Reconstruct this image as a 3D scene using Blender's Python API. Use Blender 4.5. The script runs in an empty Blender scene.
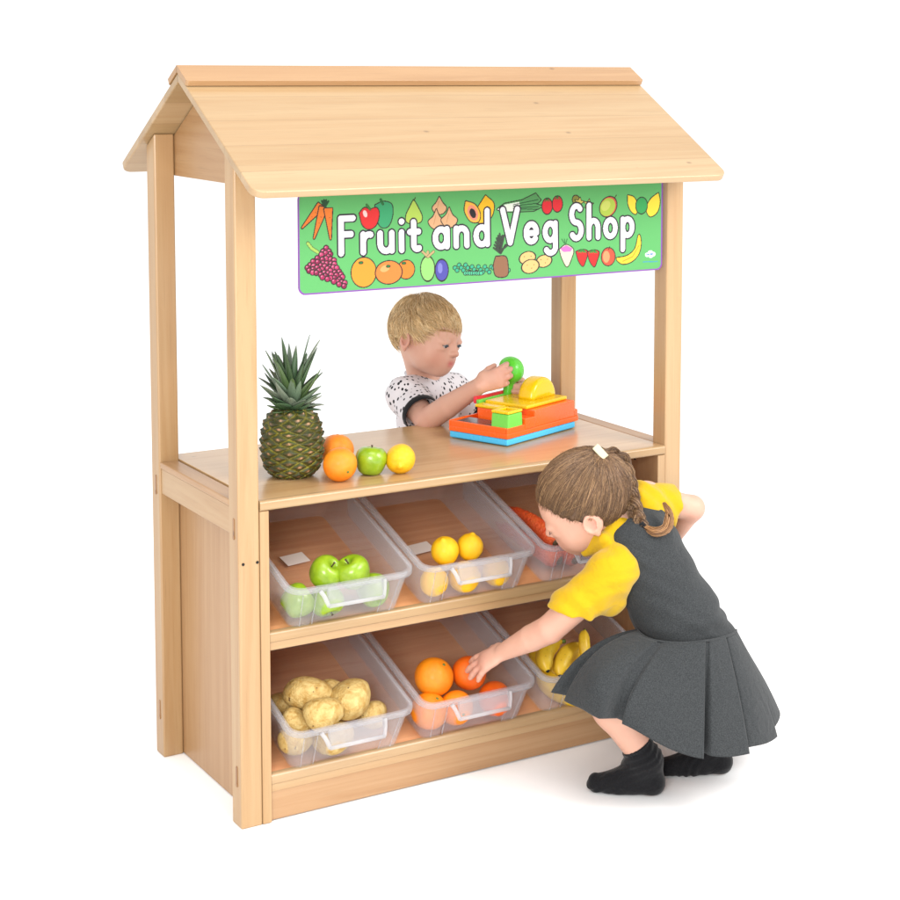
import bpy, bmesh, math, random
import numpy as np
from mathutils import Vector, Matrix
random.seed(7); rng = np.random.default_rng(7)
C = bpy.context.scene.collection
sc = bpy.context.scene

# ------------------------------------------------------------------ camera, world, lamps
CAM = np.array([-1.33628, -3.25209, 1.55071])
RT = np.array([0.840947, -0.541093, 0.005189]); UP = np.array([0.047821, 0.083868, 0.995329]); FW = np.array([0.539, 0.836771, -0.096404])
FPX, PPX, PPY = 1766.977, 558.638, 236.447
cd = bpy.data.cameras.new('camera'); cam = bpy.data.objects.new('camera', cd); C.objects.link(cam); sc.camera = cam
cam.matrix_world = Matrix(((RT[0], UP[0], -FW[0], CAM[0]), (RT[1], UP[1], -FW[1], CAM[1]), (RT[2], UP[2], -FW[2], CAM[2]), (0, 0, 0, 1)))
cd.sensor_width = 36; cd.lens = FPX / 900 * 36; cd.shift_x = -(PPX - 450) / 900; cd.shift_y = (PPY - 450) / 900; cd.clip_end = 300; cd.clip_start = .05
w = bpy.data.worlds.new('World'); sc.world = w; w.use_nodes = True
bg = w.node_tree.nodes['Background']; bg.inputs[0].default_value = (1, 1, 1, 1); bg.inputs[1].default_value = 1.22
sc.view_settings.view_transform = 'Standard'; sc.view_settings.look = 'None'; sc.view_settings.exposure = 0; sc.view_settings.gamma = 1
sc.cycles.transparent_max_bounces = 40; sc.cycles.max_bounces = 10
def area(name, loc, target, size, power, col=(1, .985, .965)):
    d = bpy.data.lights.new(name, 'AREA'); d.shape = 'SQUARE'; d.size = size; d.energy = power; d.color = col
    o = bpy.data.objects.new(name, d); C.objects.link(o); o.location = loc
    o.rotation_euler = (Vector(target) - Vector(loc)).to_track_quat('-Z', 'Y').to_euler(); return o
area('softbox_key', (-2.2, -3.4, 1.8), (.5, .1, .6), 1.3, 135)
area('fill_overhead', (-.2, -1.2, 3.9), (.5, 0, .6), 1.8, 55)  # added fill from above, keeps contact shadows on the floor near white
area('floor_fill_front', (2.6, -3.2, 3.2), (.9, -.5, .1), 2.0, 170)  # added fill lamp, brightens the shaded floor at front right to white

# ------------------------------------------------------------------ helpers
def K(u, v, dep):            # a point seen at (u, v) in the 900 px photograph, dep metres along the view axis
    return CAM + dep * (FW + RT * (u - PPX) / FPX - UP * (v - PPY) / FPX)
def ray_plane(u, v, p0, n):
    d = FW + RT * (u - PPX) / FPX - UP * (v - PPY) / FPX
    return CAM + d * (np.dot(np.array(p0) - CAM, n) / np.dot(d, n))
def lin(c):
    c = np.array(c, float) / 255
    return np.where(c <= .04045, c / 12.92, ((c + .055) / 1.055) ** 2.4)
def col(r, g, b, k=.45):     # base colour: photographed tone divided by the light falling on it
    return tuple(np.clip(lin((r, g, b)) * k, 0, 1)) + (1,)

def empty(name, loc=(0, 0, 0)):
    o = bpy.data.objects.new(name, None); C.objects.link(o); o.location = loc; o.empty_display_size = .05; return o
def tag(o, label=None, cat=None, group=None, kind=None):
    if label: o['label'] = label
    if cat: o['category'] = cat
    if group: o['group'] = group
    if kind: o['kind'] = kind
    return o
def link_mesh(name, me, mat, parent=None):
    o = bpy.data.objects.new(name, me); C.objects.link(o)
    if mat is not None:
        for m in (mat if isinstance(mat, (list, tuple)) else [mat]): me.materials.append(m)
    if parent is not None: o.parent = parent; o.matrix_parent_inverse = Matrix.Identity(4)
    return o
def obj(name, bm, mat, parent=None, smooth=False, loc=None):
    """bm in world coordinates; the parent empties of built things sit at the origin of their own frame"""
    me = bpy.data.meshes.new(name)
    bmesh.ops.recalc_face_normals(bm, faces=bm.faces)
    bm.to_mesh(me); bm.free()
    if smooth: me.polygons.foreach_set('use_smooth', [True] * len(me.polygons))
    o = link_mesh(name, me, mat, parent)
    if parent is not None and parent.type == 'EMPTY' and parent.location.length > 0 and loc is None:
        me.transform(Matrix.Translation(-parent.location))
    return o
def np_mesh(name, V, F, mat, parent=None, smooth=True, colors=None, local=False):
    me = bpy.data.meshes.new(name)
    V = np.asarray(V, dtype=np.float32)
    if isinstance(F, np.ndarray):
        nf, k = F.shape
        me.vertices.add(len(V)); me.vertices.foreach_set('co', V.ravel())
        me.loops.add(nf * k); me.loops.foreach_set('vertex_index', F.astype(np.int32).ravel())
        me.polygons.add(nf); me.polygons.foreach_set('loop_start', np.arange(0, nf * k, k, dtype=np.int32))
        me.update(calc_edges=True)
    else:
        me.from_pydata([tuple(v) for v in V], [], F)
    me.polygons.foreach_set('use_smooth', np.full(len(me.polygons), smooth))
    if colors is not None:
        at = me.color_attributes.new('Col', 'FLOAT_COLOR', 'POINT')
        cc = np.ones((len(V), 4), np.float32); cc[:, :3] = colors; at.data.foreach_set('color', cc.ravel())
    o = link_mesh(name, me, mat, parent)
    if parent is not None and not local: me.transform(Matrix.Translation(-parent.location))
    return o
def box_bm(bm, lo, hi, bev=.002, seg=2):
    b = bmesh.new(); bmesh.ops.create_cube(b, size=1)
    s = [hi[i] - lo[i] for i in range(3)]; c = [(hi[i] + lo[i]) / 2 for i in range(3)]
    for v in b.verts: v.co = Vector([v.co[i] * s[i] + c[i] for i in range(3)])
    if bev: bmesh.ops.bevel(b, geom=b.edges[:], offset=min(bev, min(s) * .45), segments=seg, profile=.5, affect='EDGES', clamp_overlap=True)
    join_bm(bm, b)
def join_bm(bm, b):
    me = bpy.data.meshes.new('tmp'); b.to_mesh(me); b.free(); bm.from_mesh(me); bpy.data.meshes.remove(me)
def box(name, lo, hi, mat, parent=None, bev=.002, seg=2):
    bm = bmesh.new(); box_bm(bm, lo, hi, bev, seg); return obj(name, bm, mat, parent)
def prism(poly, axis, a0, a1, bev=.002):
    """extrude a 2D polygon along axis ('x': poly in (y,z))"""
    b = bmesh.new()
    def P(p, a): return (a, p[0], p[1]) if axis == 'x' else ((p[0], a, p[1]) if axis == 'y' else (p[0], p[1], a))
    v0 = [b.verts.new(P(p, a0)) for p in poly]; v1 = [b.verts.new(P(p, a1)) for p in poly]
    b.faces.new(v0); b.faces.new(v1[::-1])
    n = len(poly)
    for i in range(n): b.faces.new((v0[i], v1[i], v1[(i + 1) % n], v0[(i + 1) % n]))
    bmesh.ops.recalc_face_normals(b, faces=b.faces)
    if bev: bmesh.ops.bevel(b, geom=b.edges[:], offset=bev, segments=2, profile=.5, affect='EDGES', clamp_overlap=True)
    return b
def rounded(poly, radii, n=6):
    out = []; m = len(poly)
    for i, p in enumerate(poly):
        r = radii[i] if isinstance(radii, (list, tuple)) else radii
        p = np.array(p, float)
        if r <= 0: out.append(tuple(p)); continue
        a = np.array(poly[i - 1], float) - p; c = np.array(poly[(i + 1) % m], float) - p
        a /= np.linalg.norm(a); c /= np.linalg.norm(c)
        ang = math.acos(np.clip(a @ c, -1, 1)); t = r / math.tan(ang / 2)
        p0, p1 = p + a * t, p + c * t
        ctr = p + (a + c) / np.linalg.norm(a + c) * r / math.sin(ang / 2)
        a0 = math.atan2(*(p0 - ctr)[::-1]); a1 = math.atan2(*(p1 - ctr)[::-1])
        d = (a1 - a0 + math.pi) % (2 * math.pi) - math.pi
        for k in range(n + 1):
            q = a0 + d * k / n; out.append((ctr[0] + r * math.cos(q), ctr[1] + r * math.sin(q)))
    return out
def tube(pts, radii, n=10, cap=True, flat=None):
    """sweep -> (V, F list)"""
    pts = np.asarray(pts, float); m = len(pts); radii = np.broadcast_to(radii, (m,))
    T = np.gradient(pts, axis=0); T /= np.linalg.norm(T, axis=1)[:, None]
    a = np.array([0, 0, 1.]) if abs(T[0][2]) < .9 else np.array([1., 0, 0])
    V = []; N = np.cross(T[0], a); N /= np.linalg.norm(N)
    for i in range(m):
        N = N - T[i] * (N @ T[i]); N /= np.linalg.norm(N); B = np.cross(T[i], N)
        for k in range(n):
            q = 2 * math.pi * k / n; V.append(pts[i] + radii[i] * (math.cos(q) * N + math.sin(q) * B))
    F = [(i * n + k, i * n + (k + 1) % n, (i + 1) * n + (k + 1) % n, (i + 1) * n + k) for i in range(m - 1) for k in range(n)]
    if cap: F += [tuple(range(n))[::-1], tuple(range((m - 1) * n, m * n))]
    return np.array(V), F
def cr(pts, n):
    """open Catmull-Rom through pts, n samples"""
    P = np.asarray(pts, float); P = np.vstack([2 * P[0] - P[1], P, 2 * P[-1] - P[-2]])
    t = np.linspace(0, len(pts) - 1, n); i = np.minimum(t.astype(int), len(pts) - 2); f = (t - i)[:, None]
    a, b, c, d = P[i], P[i + 1], P[i + 2], P[i + 3]
    return .5 * (2 * b + (c - a) * f + (2 * a - 5 * b + 4 * c - d) * f ** 2 + (3 * b - a - 3 * c + d) * f ** 3)
def unit(v): v = np.asarray(v, float); return v / np.linalg.norm(v)

# ------------------------------------------------------------------ materials
class NT:
    def __init__(s, name):
        s.m = bpy.data.materials.new(name); s.m.use_nodes = True; s.t = s.m.node_tree
        s.b = s.t.nodes['Principled BSDF']; s.out = s.t.nodes['Material Output']
    def n(s, typ, ins=None, **kw):
        x = s.t.nodes.new(typ)
        for k, v in kw.items(): setattr(x, k, v)
        for k, v in (ins or {}).items(): s.put(x.inputs[k], v)
        return x
    def put(s, sock, v):
        if isinstance(v, bpy.types.NodeSocket): s.t.links.new(v, sock)
        else: sock.default_value = v
    def ramp(s, fac, stops, interp='LINEAR'):
        r = s.n('ShaderNodeValToRGB', {0: fac}); e = r.color_ramp.elements; r.color_ramp.interpolation = interp
        while len(e) < len(stops): e.new(.5)
        for x, (p, c) in zip(e, stops): x.position = p; x.color = c if len(c) == 4 else tuple(c) + (1,)
        return r.outputs[0]
    def mix(s, f, a, b, mode='MIX'):
        x = s.n('ShaderNodeMix', data_type='RGBA', blend_type=mode)
        s.put(x.inputs[0], f); s.put(x.inputs[6], a); s.put(x.inputs[7], b); return x.outputs[2]
    def noise(s, vec, scale, detail=3, dist=0, rough=.5):
        return s.n('ShaderNodeTexNoise', {'Vector': vec, 'Scale': scale, 'Detail': detail, 'Distortion': dist, 'Roughness': rough}).outputs[0]
    def coord(s, which='Object', scale=(1, 1, 1), rot=(0, 0, 0)):
        c = s.n('ShaderNodeTexCoord').outputs[which]
        return s.n('ShaderNodeMapping', {'Vector': c, 'Scale': scale, 'Rotation': rot}).outputs[0]
    def math(s, op, a, b=0.):
        x = s.n('ShaderNodeMath', operation=op); s.put(x.inputs[0], a); s.put(x.inputs[1], b); return x.outputs[0]
    def bump(s, h, strength=.2, dist=.002):
        s.put(s.b.inputs['Normal'], s.n('ShaderNodeBump', {'Strength': strength, 'Distance': dist, 'Height': h}).outputs[0])
    def set(s, **kw):
        for k, v in kw.items(): s.put(s.b.inputs[k.replace('_', ' ')], v)
        return s.m

def wood(name, axis, light, dark, rough=.38, coat=.15, planks=None, k=.45, fleck=.5):
    lo_v = .82 if planks else .92
    t = NT(name); sc_ = [1, 1, 1]; i = 'xyz'.index(axis)
    info = t.n('ShaderNodeObjectInfo').outputs['Random']
    base = t.n('ShaderNodeTexCoord').outputs['Object']
    off = t.n('ShaderNodeVectorMath', {0: base, 1: t.n('ShaderNodeCombineXYZ', {0: t.math('MULTIPLY', info, 7.), 1: t.math('MULTIPLY', info, 3.), 2: t.math('MULTIPLY', info, 5.)}).outputs[0]}, operation='ADD').outputs[0]
    def mp(a, b):
        s = [b, b, b]; s[i] = a
        return t.n('ShaderNodeMapping', {'Vector': off, 'Scale': s}).outputs[0]
    grain = t.noise(mp(1.1, 28), 1, 6, 1.2, .6)
    broad = t.noise(mp(.7, 5), 1, 3, .8)
    fine = t.noise(mp(9, 420), 1, 2)
    c = t.ramp(grain, [(.34, col(*dark, k)), (.62, col(*light, k))])
    c = t.mix(t.ramp(broad, [(.35, (0, 0, 0, 1)), (.7, (1, 1, 1, 1))]), c, t.mix(.35, c, col(*[min(255, int(x * 1.05)) for x in light], k)))
    fl = t.ramp(fine, [(.26, (1, 1, 1, 1)), (.40, (0, 0, 0, 1))])
    c = t.mix(t.math('MULTIPLY', fl, fleck * .5), c, col(*[int(x * .72) for x in dark], k))
    tone = info
    if planks:
        x = t.n('ShaderNodeSeparateXYZ', {0: base}).outputs['xyz'.index(planks[0])]
        idx = t.math('FLOOR', t.math('MULTIPLY', x, planks[1]))
        tone = t.n('ShaderNodeTexWhiteNoise', {'Vector': t.n('ShaderNodeCombineXYZ', {0: idx, 1: info}).outputs[0]}, noise_dimensions='3D').outputs[0]
    if planks:
        fr = t.math('FRACT', t.math('MULTIPLY', x, planks[1])); ln = t.math('LESS_THAN', fr, .014)
        c = t.mix(t.math('MULTIPLY', ln, .45), c, col(*[int(q * .72) for q in dark], k))
    kn = t.n('ShaderNodeTexVoronoi', {'Vector': mp(5.5, 8.5), 'Scale': 1.0}).outputs[0]
    c = t.mix(t.math('MULTIPLY', t.ramp(kn, [(.018, (1, 1, 1, 1)), (.05, (0, 0, 0, 1))]), .6), c, col(*[int(q * .66) for q in dark], k))
    val = t.n('ShaderNodeMapRange', {0: tone, 3: lo_v, 4: 1.06}).outputs[0]
    hsv = t.n('ShaderNodeHueSaturation', {'Color': c, 'Value': val, 'Saturation': t.n('ShaderNodeMapRange', {0: tone, 3: 1.06, 4: .96}).outputs[0]}).outputs[0]
    t.bump(fine, .05, .0006)
    return t.set(Base_Color=hsv, Roughness=rough, Coat_Weight=coat, Coat_Roughness=.18)
def plastic(name, c, rough=.25, k=.5, coat=.3):
    t = NT(name); n = t.noise(t.coord('Object'), 60, 2)
    t.bump(t.noise(t.coord('Object'), 400, 2), .03, .0005)
    return t.set(Base_Color=col(*c, k), Roughness=t.n('ShaderNodeMapRange', {0: n, 3: rough * .8, 4: rough * 1.3}).outputs[0], Coat_Weight=coat, Coat_Roughness=.08)

M = {}
POST_L, POST_D = (239, 196, 143), (225, 175, 120)
for ax in 'xyz': M['maple_' + ax] = wood('maple_' + ax, ax, POST_L, POST_D)
ROOF_L, ROOF_D = (241, 202, 150), (229, 184, 130)
M['roof'] = wood('roof_maple', 'x', ROOF_L, ROOF_D, .34, .2, ('y', 12.3), .42)
M['ridge'] = wood('ridge_beech', 'x', (226, 176, 122), (208, 156, 102))
for ax in 'xyz': M['beech_' + ax] = wood('beech_' + ax, ax, (233, 184, 132), (215, 160, 106), .4, .1)
M['counter'] = wood('counter_beech', 'x', (233, 192, 140), (217, 170, 116), .28, .25, None, .60)
M['shelf'] = wood('shelf_beech', 'x', (232, 170, 122), (212, 144, 98), .4, .1, None, .82)
M['nosing'] = wood('nosing_maple', 'x', (236, 196, 146), (220, 176, 122), .35, .2)
t = NT('hole_black'); M['hole'] = t.set(Base_Color=(.01, .008, .006, 1), Roughness=.9)
M['plug'] = wood('plug_wood', 'z', (214, 160, 104), (180, 124, 74))
t = NT('studio_floor'); M['floor'] = t.set(Base_Color=(.94, .94, .94, 1), Roughness=.9, Specular_IOR_Level=.1)

# ------------------------------------------------------------------ setting
bm = bmesh.new(); bmesh.ops.create_grid(bm, x_segments=1, y_segments=1, size=60)
fl = obj('floor', bm, M['floor']); tag(fl, kind='structure')

# ------------------------------------------------------------------ shop stand
W, D, PW, PD, HC = 1.10, .494, .046, .049, .6756
YM = .247; SL = .57; ZT = 1.531        # roof line: top of panels z = ZT - SL*|y-YM|
TV = .0185                             # vertical thickness of the panel
stand = empty('shop_stand')
tag(stand, 'pale wooden play shop stand with pitched roof, four posts, counter and two sloping shelves', 'play shop')
def zu(y): return ZT - SL * abs(y - YM) - TV
for (x0, x1) in ((0, PW), (W - PW, W)):
    for (y0, y1) in ((0, PD), (D - PD, D)):
        p = obj('post', prism([(y0, 0), (y1, 0), (y1, zu(y1) - .001), (y0, zu(y0) - .001)], 'x', x0, x1, .0035), M['maple_z'], stand)
        if x0 == 0:
            zs = (.105, .62)
            for z in zs:
                b = prism(rounded([(y0 + .018, z - .022), (y0 + .026, z - .022), (y0 + .026, z + .022), (y0 + .018, z + .022)], .0038), 'x', -.0012, .004, 0)
                obj('plug', b, M['plug'], p)
                b = prism([(y0 + .022 + .0045 * math.cos(q), z - .017 + .0045 * math.sin(q)) for q in np.linspace(0, 2 * math.pi, 14)[:-1]], 'x', -.0018, .002, 0)
                obj('screw_hole', b, M['plug'], p)
        if y0 == 0 and x0 == 0:
            for hx, hz in ((.010, .551), (.0405, .551)):
                b = prism([(hx + .003 * math.cos(q), hz + .003 * math.sin(q)) for q in np.linspace(0, 2 * math.pi, 14)[:-1]], 'y', -.0012, .003, 0)
                obj('screw_hole', b, M['hole'], p)
# gable boards
for (x0, x1) in ((PW + .001, PW + .018), (W - PW - .018, W - PW - .001)):
    ya, yb, zb = .02, .474, 1.306
    obj('gable_board', prism([(ya, zb), (yb, zb), (yb, zu(yb) - .002), (YM, zu(YM) - .002), (ya, zu(ya) - .002)], 'x', x0, x1, .002), M['beech_y'], stand)
# roof panels (rounded at the eave corners)
XO = .0185; TN = TV * math.cos(math.atan(SL))
def slope_panel(y_end, zt, x0, x1, thick, rad, sgn, ystart=YM):
    L = math.hypot(y_end - ystart, SL * (y_end - ystart))
    poly = rounded([(x0, 0), (x1, 0), (x1, L), (x0, L)], [0, 0, rad, rad], 8)
    b = bmesh.new(); n = len(poly)
    dirv = Vector((0, sgn, -SL)).normalized(); nor = Vector((0, sgn * SL, 1)).normalized(); o = Vector((0, ystart, zt))
    top = [b.verts.new(o + Vector((p[0], 0, 0)) + dirv * p[1]) for p in poly]
    bot = [b.verts.new(o + Vector((p[0], 0, 0)) + dirv * p[1] - nor * thick) for p in poly]
    b.faces.new(top); b.faces.new(bot[::-1])
    for i in range(n): b.faces.new((top[i], bot[i], bot[(i + 1) % n], top[(i + 1) % n]))
    bmesh.ops.recalc_face_normals(b, faces=b.faces)
    ridge = [e for e in b.edges if all(abs(v.co.y - ystart) < .02 for v in e.verts)]
    bmesh.ops.bevel(b, geom=[e for e in b.edges if e not in ridge], offset=.0045, segments=3, profile=.5, affect='EDGES', clamp_overlap=True)
    if ystart == YM:      # mitre at the ridge
        bmesh.ops.bisect_plane(b, geom=b.verts[:] + b.edges[:] + b.faces[:], plane_co=(0, YM + sgn * .0005, 0), plane_no=(0, -sgn, 0), clear_outer=True)
    return b
obj('roof_panel', slope_panel(-.1425, ZT, -XO, W + XO, TN, .026, -1), M['roof'], stand)
obj('roof_panel', slope_panel(.618, ZT, -XO, W + XO, TN, .026, 1), M['roof'], stand)
for s in (-1, 1):
    obj('ridge_cap', slope_panel(YM + s * .056, ZT + .0165, -XO - .002, W + XO + .002, .0125, .006, s), M['ridge'], stand)
# header rails between the posts, up under the eaves
for y0, zb in ((.004, 1.297), (D - .022, 1.322)):
    box('header_rail', (PW + .0190, y0, zb), (W - PW - .0190, y0 + .018, 1.352), M['maple_x'], stand)
# carcass
TP = .0205; XA, XB = PW, W - PW
for (x0, x1) in ((XA, XA + TP), (XB - TP, XB)):
    sp = box('side_panel', (x0 + .0004, .001, .002), (x1 - .0004, .472, HC - .022), M['beech_z'], stand, .0012)
    box('edge_strip', (x0 + .0006, -.0012, .002), (x1 - .0006, .0008, HC - .0222), M['maple_z'], sp, .0004, 1)
    hx = x0 if x0 > .5 else x1
    b = prism([(.09 + .004 * math.cos(q), .63 + .004 * math.sin(q)) for q in np.linspace(0, 2 * math.pi, 14)[:-1]], 'x', hx - .0015 if x0 > .5 else hx - .003, hx + .003 if x0 > .5 else hx + .0015, 0)
    obj('screw_hole', b, M['hole'], sp)
ct = box('countertop', (XA + .001, .0123, HC - .0215), (XB - .001, .500, HC), M['counter'], stand, .0008, 1)
obj('counter_lipping', prism(rounded([(-.003, HC - .0215), (.012, HC - .0215), (.012, HC), (-.003, HC)], [.006, 0, 0, .007], 5), 'x', XA + .001, XB - .001, 0), M['nosing'], ct)
for (x0, x1) in ((.001, PW - .0035), (W - PW + .0035, W - .001)):
    r = box('side_rail', (x0 + .003, PD + .001, HC - .072), (x0 + .024, D - PD - .001, HC - .0155), M['maple_y'], stand)
    box('rail_cap', (x0, PD + .0008, HC - .015), (x1, D - PD - .0008, HC - .001), M['beech_y'], stand, .003)
box('back_panel', (XA + TP + .0005, .452, .004), (XB - TP - .0005, .470, HC - .024), M['shelf'], stand, .001)
box('plinth', (XA + TP + .0005, .006, .003), (XB - TP - .0005, .024, .0645), M['beech_x'], stand, .0012)
ALPHA = math.radians(18); ca, sa = math.cos(ALPHA), math.sin(ALPHA)
for zt in (.4002, .1016):
    sh = obj('shelf', prism([(.018, zt - .004), (.448, zt - .004 + .43 * math.tan(ALPHA)), (.448, zt - .022 + .43 * math.tan(ALPHA)), (.018, zt - .022)], 'x', XA + TP + .0005, XB - TP - .0005, .001), M['shelf'], stand)
    obj('shelf_nosing', prism(rounded([(.0015, zt - .021), (.0178, zt - .021), (.0178, zt + .0012), (.0015, zt - .001)], [.001, .001, .004, .007], 4), 'x', XA + TP + .0008, XB - TP - .0008, 0), M['nosing'], sh)
    box('shelf_batten', (XA + TP + .0008, .004, zt - .039), (XB - TP - .0008, .020, zt - .0215), M['maple_x'], sh, .002)


# ------------------------------------------------------------------ banner sign (artwork painted on a fine grid of the card, split into one mesh per printed picture)
SY = -.006                      # plane of the card
def S(u, v):                    # card coordinates of a point read off the photograph
    p = ray_plane(u, v, (0, SY, 0), np.array([0, 1., 0])); return np.array([p[0], p[2]])
SX0, SX1, SZ0, SZ1 = .1325, 1.0365, 1.0865, 1.2965
STEP = .0009
gx = np.arange(SX0, SX1 + STEP / 2, STEP); gz = np.arange(SZ0, SZ1 + STEP / 2, STEP)
GX, GZ = np.meshgrid(gx, gz, indexing='ij')
ART = np.zeros(GX.shape + (3,)); LAY = np.zeros(GX.shape, int); LAYERS = ['card']
PXM = 1 / 452.
def k_(c): return np.array(col(*c, .58)[:3])
ART[:] = k_((104, 190, 110))
def seg_d(a, b):
    a = np.asarray(a); b = np.asarray(b); d = b - a; L = max(d @ d, 1e-12)
    t = np.clip(((GX - a[0]) * d[0] + (GZ - a[1]) * d[1]) / L, 0, 1)
    return np.hypot(GX - a[0] - t * d[0], GZ - a[1] - t * d[1])
def poly_d(P):
    d = np.full(GX.shape, 9.)
    for a, b in zip(P[:-1], P[1:]): d = np.minimum(d, seg_d(a, b))
    return d
def fill(mask, c, layer=None):
    ART[mask] = k_(c)
    if layer is not None: LAY[mask] = layer
def new_layer(n): LAYERS.append(n); return len(LAYERS) - 1
OUT = (52, 44, 44)
def ell_art(u, v, ru, rv, c, layer, rot=0, out=.0022, outc=OUT, hi=None):
    p = S(u, v); q = math.radians(rot); dx, dz = GX - p[0], GZ - p[1]
    a = dx * math.cos(q) + dz * math.sin(q); b = -dx * math.sin(q) + dz * math.cos(q)
    k0 = np.hypot(a / (ru * PXM), b / (rv * PXM)); d = (k0 - 1) * min(ru, rv) * PXM
    fill(d < out * .5, outc, layer); fill(d < -out * .5, c, layer)
    if hi:
        hm = np.hypot((a + ru * PXM * .3) / (ru * PXM * .35), (b - rv * PXM * .35) / (rv * PXM * .25)) < 1; fill(hm, hi, layer)
def poly_art(pts, c, layer, rad=1.2, out=.0022, outc=OUT, curve=False):
    P = np.array([S(*p) for p in pts])
    if curve: P = cr(np.vstack([P, P[:1]]), 60)[:-1]
    inside = np.zeros(GX.shape, bool); n = len(P)
    for i in range(n):
        a, b = P[i], P[(i + 1) % n]
        cond = (a[1] > GZ) != (b[1] > GZ)
        inside ^= cond & (GX < (b[0] - a[0]) * (GZ - a[1]) / (b[1] - a[1] + 1e-12) + a[0])
    d = poly_d(np.vstack([P, P[:1]])); d = np.where(inside, -d, d) - rad * PXM
    fill(d < out * .5, outc, layer); fill(d < -out * .5, c, layer)
def line_art(pts, wpx, c, layer, out=0., outc=OUT):
    d = poly_d(np.array([S(*p) for p in pts])) - wpx * PXM / 2
    if out: fill(d < out, outc, layer)
    fill(d < 0, c, layer)
def A(x, y): return (290 + x / 4.5, 180 + y / 4.5)
def B(x, y): return (480 + x / 4.5, 180 + y / 4.5)
# upper row
L = new_layer('carrot_picture')
for tip, top in ((A(55, 215), A(140, 115)), (A(108, 262), A(150, 125)), (A(182, 265), A(172, 130))):
    tip, top = np.array(tip), np.array(top); n = unit([-(top - tip)[1], (top - tip)[0]])
    poly_art([tip, top + n * 3.6, top - n * 3.6], (238, 128, 48), L, 1.0)
    for f in (.3, .5, .7): line_art([tip + (top - tip) * f, tip + (top - tip) * f + n * 2.2 * f], .5, (150, 70, 20), L)
for q in (-30, -8, 12, 35): line_art([A(157, 122), (A(157, 122)[0] + 6 * math.sin(math.radians(q)), A(157, 122)[1] - 7 * math.cos(math.radians(q)))], 1.3, (34, 92, 52), L, .0008)
L = new_layer('pepper_picture')
poly_art([A(385, 115), A(420, 100), A(455, 112), A(458, 160), A(440, 205), A(410, 208), A(392, 170)], (62, 168, 112), L, 1, curve=True)
line_art([A(418, 108), A(408, 88)], 1.8, (40, 120, 60), L, .0008)
poly_art([A(315, 150), A(335, 128), A(360, 135), A(388, 128), A(398, 155), A(385, 200), A(355, 218), A(328, 200)], (228, 48, 48), L, 1, curve=True)
ell_art(*A(338, 152), 2.0, 3.4, (255, 210, 205), L, 20, 0)
line_art([A(360, 132), A(345, 112)], 1.8, (60, 130, 60), L, .0008)
L = new_layer('pear_picture')
poly_art([A(556, 92), A(572, 120), A(592, 165), A(580, 190), A(530, 190), A(524, 160), A(542, 120)], (184, 214, 92), L, .8, curve=True)
line_art([A(557, 92), A(564, 80)], 1, (70, 60, 30), L)
L = new_layer('onion_picture')
for (x, y, s) in ((672, 118, 1.0), (658, 180, 1.15), (716, 172, 1.15)):
    poly_art([A(x, y - 42 * s), A(x + 14, y - 16), A(x + 31 * s, y + 8), A(x + 15, y + 32 * s), A(x - 15, y + 32 * s), A(x - 31 * s, y + 8), A(x - 14, y - 16)], (228, 178, 132), L, .5, curve=True)
    line_art([A(x - 2, y - 22), A(x - 12, y + 20)], .5, (190, 134, 92), L)
L = new_layer('papaya_picture')
poly_art([A(880, 72), A(915, 110), A(900, 170), A(850, 190), A(835, 150)], (250, 196, 40), L, 1, curve=True)
poly_art([A(792, 98), A(830, 112), A(852, 150), A(845, 185), A(812, 182), A(788, 140)], (246, 190, 70), L, 1, curve=True)
ell_art(*A(822, 148), 5.4, 8, (245, 150, 120), L, 25, 0); ell_art(*A(822, 150), 3.2, 5, (40, 34, 40), L, 25, 0)
L = new_layer('leek_picture')
poly_art([B(78, 132), B(110, 108), B(190, 92), B(250, 62), B(272, 90), B(250, 110), B(280, 118), B(240, 138), B(140, 142)], (88, 158, 92), L, .8)
poly_art([B(80, 132), B(112, 112), B(175, 100), B(180, 136), B(130, 140)], (240, 246, 232), L, .4, 0)
for y in (88, 104, 120, 132): line_art([B(150, 120 + (y - 110) * .4), B(262, y)], .8, (30, 72, 44), L)
L = new_layer('tomato_picture')
for x, y in ((302, 118), (348, 108)):
    ell_art(*B(x, y), 6.2, 8, (226, 44, 52), L)
    for dx in (-10, 0, 10): line_art([B(x, y - 34), B(x + dx, y - 22)], 1.1, (40, 110, 50), L)
L = new_layer('star_fruit_picture')
ell_art(*B(432, 90), 4.4, 5, (140, 140, 60), L, 30)
for x, y in ((447, 100), (488, 108)):
    c0 = np.array(B(x, y)); pts = [c0 + (5.2 if i % 2 == 0 else 2.3) * np.array([math.cos(i * math.pi / 5 - 1.4), math.sin(i * math.pi / 5 - 1.4)]) for i in range(10)]
    poly_art(pts, (214, 196, 96), L, .2, .0018)
L = new_layer('mango_picture')
ell_art(*B(577, 120), 11.4, 9.6, (218, 92, 78), L, 40); ell_art(*B(574, 122), 10, 8.4, (180, 204, 76), L, 40, 0); ell_art(*B(566, 116), 6, 4.5, (206, 216, 104), L, 40, 0)
line_art([B(606, 80), B(614, 68)], 1, (70, 60, 30), L)
L = new_layer('lemon_picture')
poly_art([B(666, 70), B(690, 78), B(706, 108), B(702, 150), B(682, 140), B(668, 110)], (250, 226, 66), L, .8, curve=True)
poly_art([B(802, 60), B(808, 100), B(795, 145), B(765, 162), B(750, 130), B(768, 88)], (250, 226, 66), L, .8, curve=True)
ell_art(*B(727, 115), 7.4, 8.6, (60, 172, 92), L)
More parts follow.
